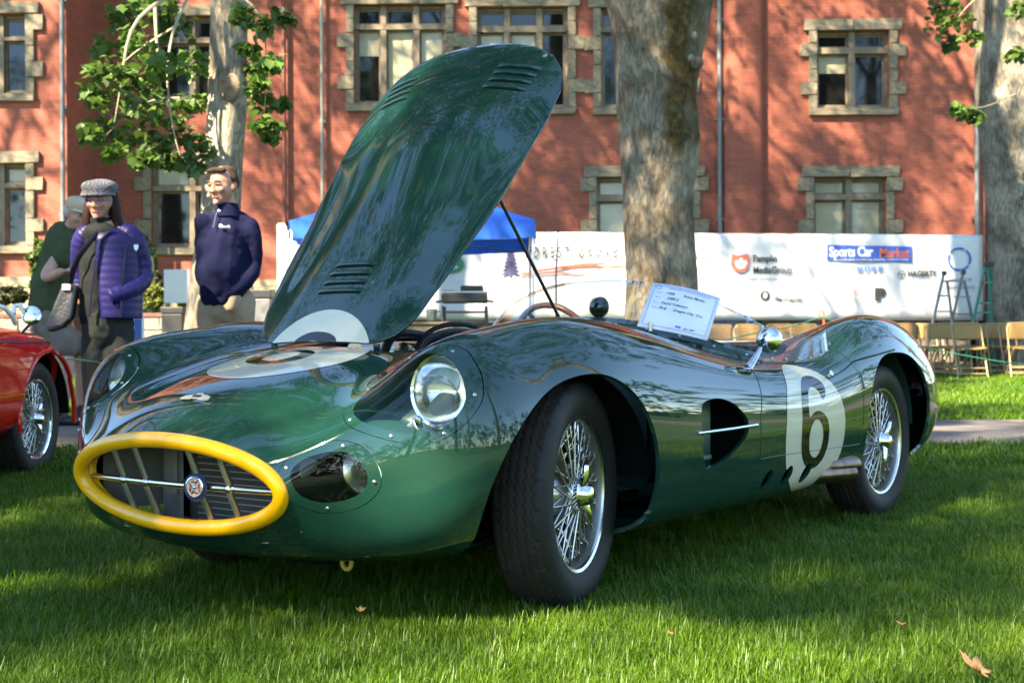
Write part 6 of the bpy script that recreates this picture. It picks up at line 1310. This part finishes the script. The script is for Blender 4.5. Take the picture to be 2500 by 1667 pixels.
mb=MB(); mb.tube([(-.50,.585,.35),(-.54,.50,.35),(-.56,.30,.35),(-.565,0,.35),(-.56,-.30,.35),(-.54,-.50,.35),(-.50,-.585,.35)],[.042]*7,12,sy=1); mb.ell((-.49,.60,.35),(.06,.045,.05)); mb.build('rear_bumper',M_chrome,red)
# mirror, windscreen frame and seats
def toR(x,y,d): q=px(x,y,d); p=np.array([q[0],q[1]])-org; return Vector((p@Fr,p@Lr,q[2]))
mc=toR(77,769,6.75); Mm=Matrix.Translation(mc)@Matrix.Rotation(R(75),4,'Y')@Matrix.Rotation(R(-20),4,'X')
mb=MB(); mb.lathe([(.001,.012),(.03,.010),(.046,.002),(.049,-.006),(.046,-.012),(.001,-.02)],28,Mm); m_=mb.build('wing_mirror',M_chrome,red); MB().tube([mc+Vector((-.01,0,-.03)),mc+Vector((-.05,-.07,-.085))],.009,8).build('mirror_stalk',M_chrome,m_)
fr=[toR(-60,742,6.55),toR(-10,745,6.55),toR(12,752,6.6),toR(30,772,6.65),toR(38,790,6.7)]; MB().tube(fr,.012,8).build('screen_frame',mat('white screen frame',(.68,.66,.60),.4),red)
mb=MB(); a,b=fr[1],fr[-1]; mb.add([tuple(fr[0]+Vector((0,0,-.11))),tuple(fr[-1]),tuple(fr[3]),tuple(fr[2]),tuple(fr[1]),tuple(fr[0])],[(0,1,2,3,4,5)]); mb.build('screen_glass',M_glass,red,0)
MB().tube([toR(33,768,6.9),toR(34,748,6.95),toR(50,745,6.95),toR(58,760,6.95),toR(70,785,6.9)],.014,8).build('seat_hoop',MATS['white screen frame'],red)
mb=MB(); mb.box((.95,0,.42),(1.0,1.0,.3)); mb.build('cockpit_floor',M_dark,red,0)
for y in (-.28,.28): bevel(MB().box((.62,y,.66),(.14,.44,.34),Matrix.Rotation(R(-12),3,'Y')).build('seat',M_leather,red,0),.05,3)
# ------------------------------------------------------------------ certificate on the windscreen
M_paper=mat('white paper',(.72,.72,.75),.7); M_ink=mat('blue black ink',(.03,.04,.12),.7); M_inkp=mat('printed blue ink',(.10,.16,.45),.7)
car_inv=Matrix.Translation(car.location)@Matrix.Rotation(car.rotation_euler.z,4,'Z')
from mathutils.geometry import intersect_line_plane
def ray_d(x,y,d): return Vector(px(x,y,d))
# corners as they lie on the sloping screen
TL=ray_d(1594,690,4.62);TR_=ray_d(1760,728,4.68);BRc=ray_d(1727,831,4.51);BLc=ray_d(1555,796,4.45)
paper=thing('certificate','white handwritten entry certificate leaning on the windscreen','paper',tuple(BLc))
def pp(u,v,lift=0):
    p=BLc*(1-u)*(1-v)+BRc*u*(1-v)+TR_*u*v+TL*(1-u)*v; n=(BRc-BLc).cross(TL-BLc).normalized()
    return p+n*(.012*math.sin(math.pi*u)*(.3+.7*v)+lift)-BLc
mb=MB(); mb.grid(np.array([[pp(u,v) for v in np.linspace(0,1,10)] for u in np.linspace(0,1,14)])); po=mb.build('sheet',M_paper,paper,80); s=po.modifiers.new('t','SOLIDIFY'); s.thickness=.0008; s.offset=-1
def on_paper(o,u0,v0,h):
    # wrap flat lettering onto the sheet; local x,y in units of sheet height
    for v in o.data.vertices:
        x,y,z=v.co; v.co=pp(u0+x*.78,v0+y,.0012)
def ptxt(t,u,v,h,m,shear=0,al='LEFT',bold=0): o=text_mesh(t,h,m,paper,Matrix.Identity(4),'lettering',al,shear,1,0,bold); on_paper(o,u,v,h)
for t,u,v,h in (('1958        Aston Martin',.22,.80,.075),('DBR-2',.26,.69,.075),('David Tollutson',.20,.575,.075),('FF-8      Oregon City, Ore.',.19,.46,.075),('July 1997',.62,.12,.055)): ptxt(t,u,v,h,M_ink,.25,'LEFT',.001)
ptxt('FOREST GROVE CONCOURS D\'ELEGANCE',.24,.905,.042,M_inkp)
for v in (.80,.69,.575,.46): ptxt('Entry',.10,v,.04,M_inkp)
def pline(pts,w,m,name):
    mb=MB()
    for (u0,v0),(u1,v1) in zip(pts[:-1],pts[1:]):
        k=8; d=np.array([u1-u0,(v1-v0)/.78]); d/=np.linalg.norm(d); n=np.array([-d[1]*w*.78,d[0]*w])
        mb.grid(np.array([[pp(u0+(u1-u0)*i/k+n[0]*e,v0+(v1-v0)*i/k+n[1]*e,.001) for e in (-1,1)] for i in range(k+1)]))
    return mb.build(name,m,paper,0)
pline([(.05,.07),(.95,.07),(.95,.95),(.05,.95),(.05,.07)],.004,M_inkp,'printed_border')
pline([(.105+.032*math.cos(w),.905+.04*math.sin(w)) for w in np.linspace(0,6.283,13)],.005,M_inkp,'printed_seal'); pline([(.50,.13),(.58,.13)],.02,M_inkp,'ink_mark')
q=Vector(pp(.18,.02)); MB().tube([q+Vector((0,-.004,-.012)),q+Vector((0,-.004,.02))],.006,8).build('clip',M_screw,paper)
# ------------------------------------------------------------------ fallen leaves
M_fall=mat('fallen tan leaf',(.55,.30,.12),.7,trans=.25,var=.25,vscale=30); M_fall2=mat('fallen brown leaf',(.25,.11,.05),.8)
def dry_leaf(size,seed,m):
    # five lobed maple leaf, cupped and curled as it dried
    r=np.random.default_rng(seed); tips=[(-140,.55),(-68,.85),(0,1),(68,.85),(140,.55)]; pts=[]
    for k,(a,L) in enumerate(tips):
        for da,f in ((-24,.62),(-13,.80),(-8,.76),(0,1),(8,.76),(13,.80),(24,.62)): pts.append((a+da,L*f))
        if k<4: pts.append((a+36,.36))
    P=[(size*.62*l*math.sin(R(a)),size*.62*l*math.cos(R(a))) for a,l in pts]; P.append((size*.02,-size*.12)); P.append((-size*.02,-size*.12)); n=len(P); z=lambda x,y:.9*(x*x)/size+.5*y*y/size+.04*size*math.sin(9*x/size+r.uniform(0,.4))
    V=[(0,0,0)]+[(x*.5,y*.5,z(x*.5,y*.5)) for x,y in P]+[(x,y,z(x,y)) for x,y in P]; T=[]
    for i in range(n):
        j=(i+1)%n; T+=[(0,1+i,1+j),(1+i,1+n+i,1+n+j),(1+i,1+n+j,1+j)]
    return arr_mesh('fallen_leaf',np.array(V),np.array(T),m,smooth=True)
def fallen(x,y,size,m,label,rz,seed,tilt=.25):
    d=(CH-.03)*FPX/(y-Y0); q=px(x,y,d); o=link('fallen_leaf',dry_leaf(size,seed,m),None,(q[0],q[1],.055),(tilt,0,rz)); s=o.modifiers.new('t','SOLIDIFY'); s.thickness=.0012; tag(o,label,'leaf')
fallen(2392,1672,.090,M_fall,'large tan fallen leaf on the grass in the bottom right corner',1.2,61,.5); fallen(882,1512,.03,M_fall,'small pale fallen leaf in the grass below the tow eye',.3,62); fallen(2205,1555,.035,M_fall2,'small brown fallen leaf in the sunlit grass at the right',2,63); fallen(1640,1575,.018,M_fall2,'tiny reddish leaf speck in the grass below the front wheel',1,64); fallen(2390,1330,.02,M_fall2,'tiny dry leaf in the shaded grass right of the rear wheel',1,65)
# ------------------------------------------------------------------ GRASS (uncountable): tufts scattered over the lawn by geometry nodes
def blade_mat():
    m,n,b=node_mat('grass blades'); oi=n.nodes.new('ShaderNodeObjectInfo'); ge=n.nodes.new('ShaderNodeNewGeometry'); nz=n.nodes.new('ShaderNodeTexNoise'); nz.inputs['Scale'].default_value=1.1; nz.inputs['Detail'].default_value=5; n.links.new(ge.outputs['Position'],nz.inputs['Vector'])
    ad=n.nodes.new('ShaderNodeMath'); ad.operation='MULTIPLY_ADD'; ad.inputs[1].default_value=.45; n.links.new(ge.outputs['Random Per Island'],ad.inputs[0]); ml=n.nodes.new('ShaderNodeMath'); ml.operation='MULTIPLY'; ml.inputs[1].default_value=.75; n.links.new(nz.outputs[0],ml.inputs[0]); n.links.new(ml.outputs[0],ad.inputs[2])
    r=ramp(n,[(.15,(.033,.082,.004)),(.5,(.066,.148,.007)),(.78,(.118,.205,.014)),(1,(.22,.24,.05))]); n.links.new(ad.outputs[0],r.inputs[0]); n.links.new(r.outputs[0],b.inputs['Base Color']); b.inputs['Roughness'].default_value=.42; b.inputs['Specular IOR Level'].default_value=.35
    t=n.nodes.new('ShaderNodeBsdfTranslucent'); n.links.new(r.outputs[0],t.inputs[0]); mx=n.nodes.new('ShaderNodeMixShader'); mx.inputs[0].default_value=.38; n.links.new(b.outputs[0],mx.inputs[1]); n.links.new(t.outputs[0],mx.inputs[2]); n.links.new(mx.outputs[0],n.nodes['Material Output'].inputs['Surface']); return m
M_blade=blade_mat()
def tuft(seed,nb,rad,h,w):
    r=np.random.default_rng(seed); V=[];T=[]
    for k in range(nb):
        a=r.uniform(0,6.283); q=rad*math.sqrt(r.random()); x,y=q*math.cos(a),q*math.sin(a); b=r.uniform(0,6.283); L=h*r.uniform(.45,1.1)*(1.25 if r.random()<.08 else 1); lean=abs(r.normal(.35,.4)); bend=r.uniform(.1,1.0); ww=w*r.uniform(.6,1.2); dx,dy=math.cos(b),math.sin(b); sx,sy=-dy,dx; fz=r.uniform(-.5,.5); o=len(V)
        for i,(u,f) in enumerate(((0,1),(.4,.95),(.75,.65),(1,0))):
            ln=L*(lean*u+bend*u*u*.45); z=L*u*(1-.28*bend*u*u)*math.cos(min(1.1,lean*.6)); c=(x+dx*ln,y+dy*ln,z)
            if f: V+= [(c[0]-sx*ww*f/2,c[1]-sy*ww*f/2,z),(c[0]+sx*ww*f/2,c[1]+sy*ww*f/2,z)]
            else: V.append(c)
        T+=[(o,o+1,o+3),(o,o+3,o+2),(o+2,o+3,o+5),(o+2,o+5,o+4),(o+4,o+5,o+6)]
    me=arr_mesh('grass_tuft',np.array(V),np.array(T),M_blade,smooth=True); return bpy.data.objects.new('grass_tuft',me)
TUFT=[tuft(71,46,.06,.048,.0024),tuft(72,48,.06,.056,.0022),tuft(73,44,.065,.043,.0027),tuft(74,46,.06,.050,.0022)]
TUFTF=[tuft(81,26,.11,.062,.0065),tuft(82,26,.11,.055,.007)]
def scatter(name,P,tufts,smin,smax,seed,label):
    me=bpy.data.meshes.new(name); me.from_pydata([tuple(p) for p in P],[],[]); o=link(name,me); tag(o,label,'grass',kind='stuff')
    ng=bpy.data.node_groups.new('scatter grass','GeometryNodeTree'); ng.interface.new_socket('Geometry',in_out='INPUT',socket_type='NodeSocketGeometry'); ng.interface.new_socket('Geometry',in_out='OUTPUT',socket_type='NodeSocketGeometry')
    N=ng.nodes; Lk=ng.links; gi=N.new('NodeGroupInput'); go=N.new('NodeGroupOutput'); ip=N.new('GeometryNodeInstanceOnPoints'); gi2=N.new('GeometryNodeGeometryToInstance')
    for t in tufts[::-1]:
        oi=N.new('GeometryNodeObjectInfo'); oi.inputs['Object'].default_value=t; oi.inputs['As Instance'].default_value=True; Lk.new(oi.outputs['Geometry'],gi2.inputs[0])
    def rnd(tp,a,b,s):
        q=N.new('FunctionNodeRandomValue'); q.data_type=tp; ins=[i for i in q.inputs if i.enabled]; ins[0].default_value=a; ins[1].default_value=b; q.inputs['Seed'].default_value=s; return [k for k in q.outputs if k.enabled][0]
    Lk.new(gi.outputs[0],ip.inputs['Points']); Lk.new(gi2.outputs[0],ip.inputs['Instance']); ip.inputs['Pick Instance'].default_value=True
    Lk.new(rnd('INT',0,len(tufts)-1,seed),ip.inputs['Instance Index']); Lk.new(rnd('FLOAT_VECTOR',(-.12,-.12,0),(.12,.12,6.283),seed+1),ip.inputs['Rotation']); Lk.new(rnd('FLOAT',smin,smax,seed+2),ip.inputs['Scale']); Lk.new(ip.outputs[0],go.inputs[0])
    md=o.modifiers.new('scatter','NODES'); md.node_group=ng; return o
def field(n,y0,y1,m,pw=1.0):
    y=y0+(y1-y0)*rng.random(n)**pw; x=(rng.random(n)*2-1)*(y*.40+.5); return np.stack([x,y,np.array([gz(k) for k in y])-.002],1)
def cells(y0,y1,dens):
    out=[]; w=y1*.48+.9; n=int(dens*(y1-y0)*2*w); y=y0+(y1-y0)*rng.random(n); x=(rng.random(n)*2-1)*w; return np.stack([x,y,np.array([gz(k) for k in y])-.002],1)
def ok(P):
    # keep off the path and out from under the tyres
    k=(P[:,1]<8.28)|(P[:,1]>10.34); q=P[:,:2]-np.array(car.location[:2]); X=q@F2; Y=q@np.array([math.cos(CA),-math.sin(CA)]); 
    for cx in (0,-2.286):
        for s in (1,-1): k&=~((np.abs(X-cx)<.10)&(np.abs(Y-.634*s)<.075))
    return P[k]
near=ok(np.vstack([cells(1.7,3.6,1150),cells(3.6,5.2,800),cells(5.2,7.2,480)])); scatter('grass',near,TUFT,.75,1.25,1,'short green mown grass of the lawn round the car')
far=ok(np.vstack([cells(7.2,10.6,260),cells(10.6,15,130),cells(15,22.2,70)])); scatter('grass',far,TUFTF,.8,1.2,7,'green grass of the lawn farther back towards the chairs')
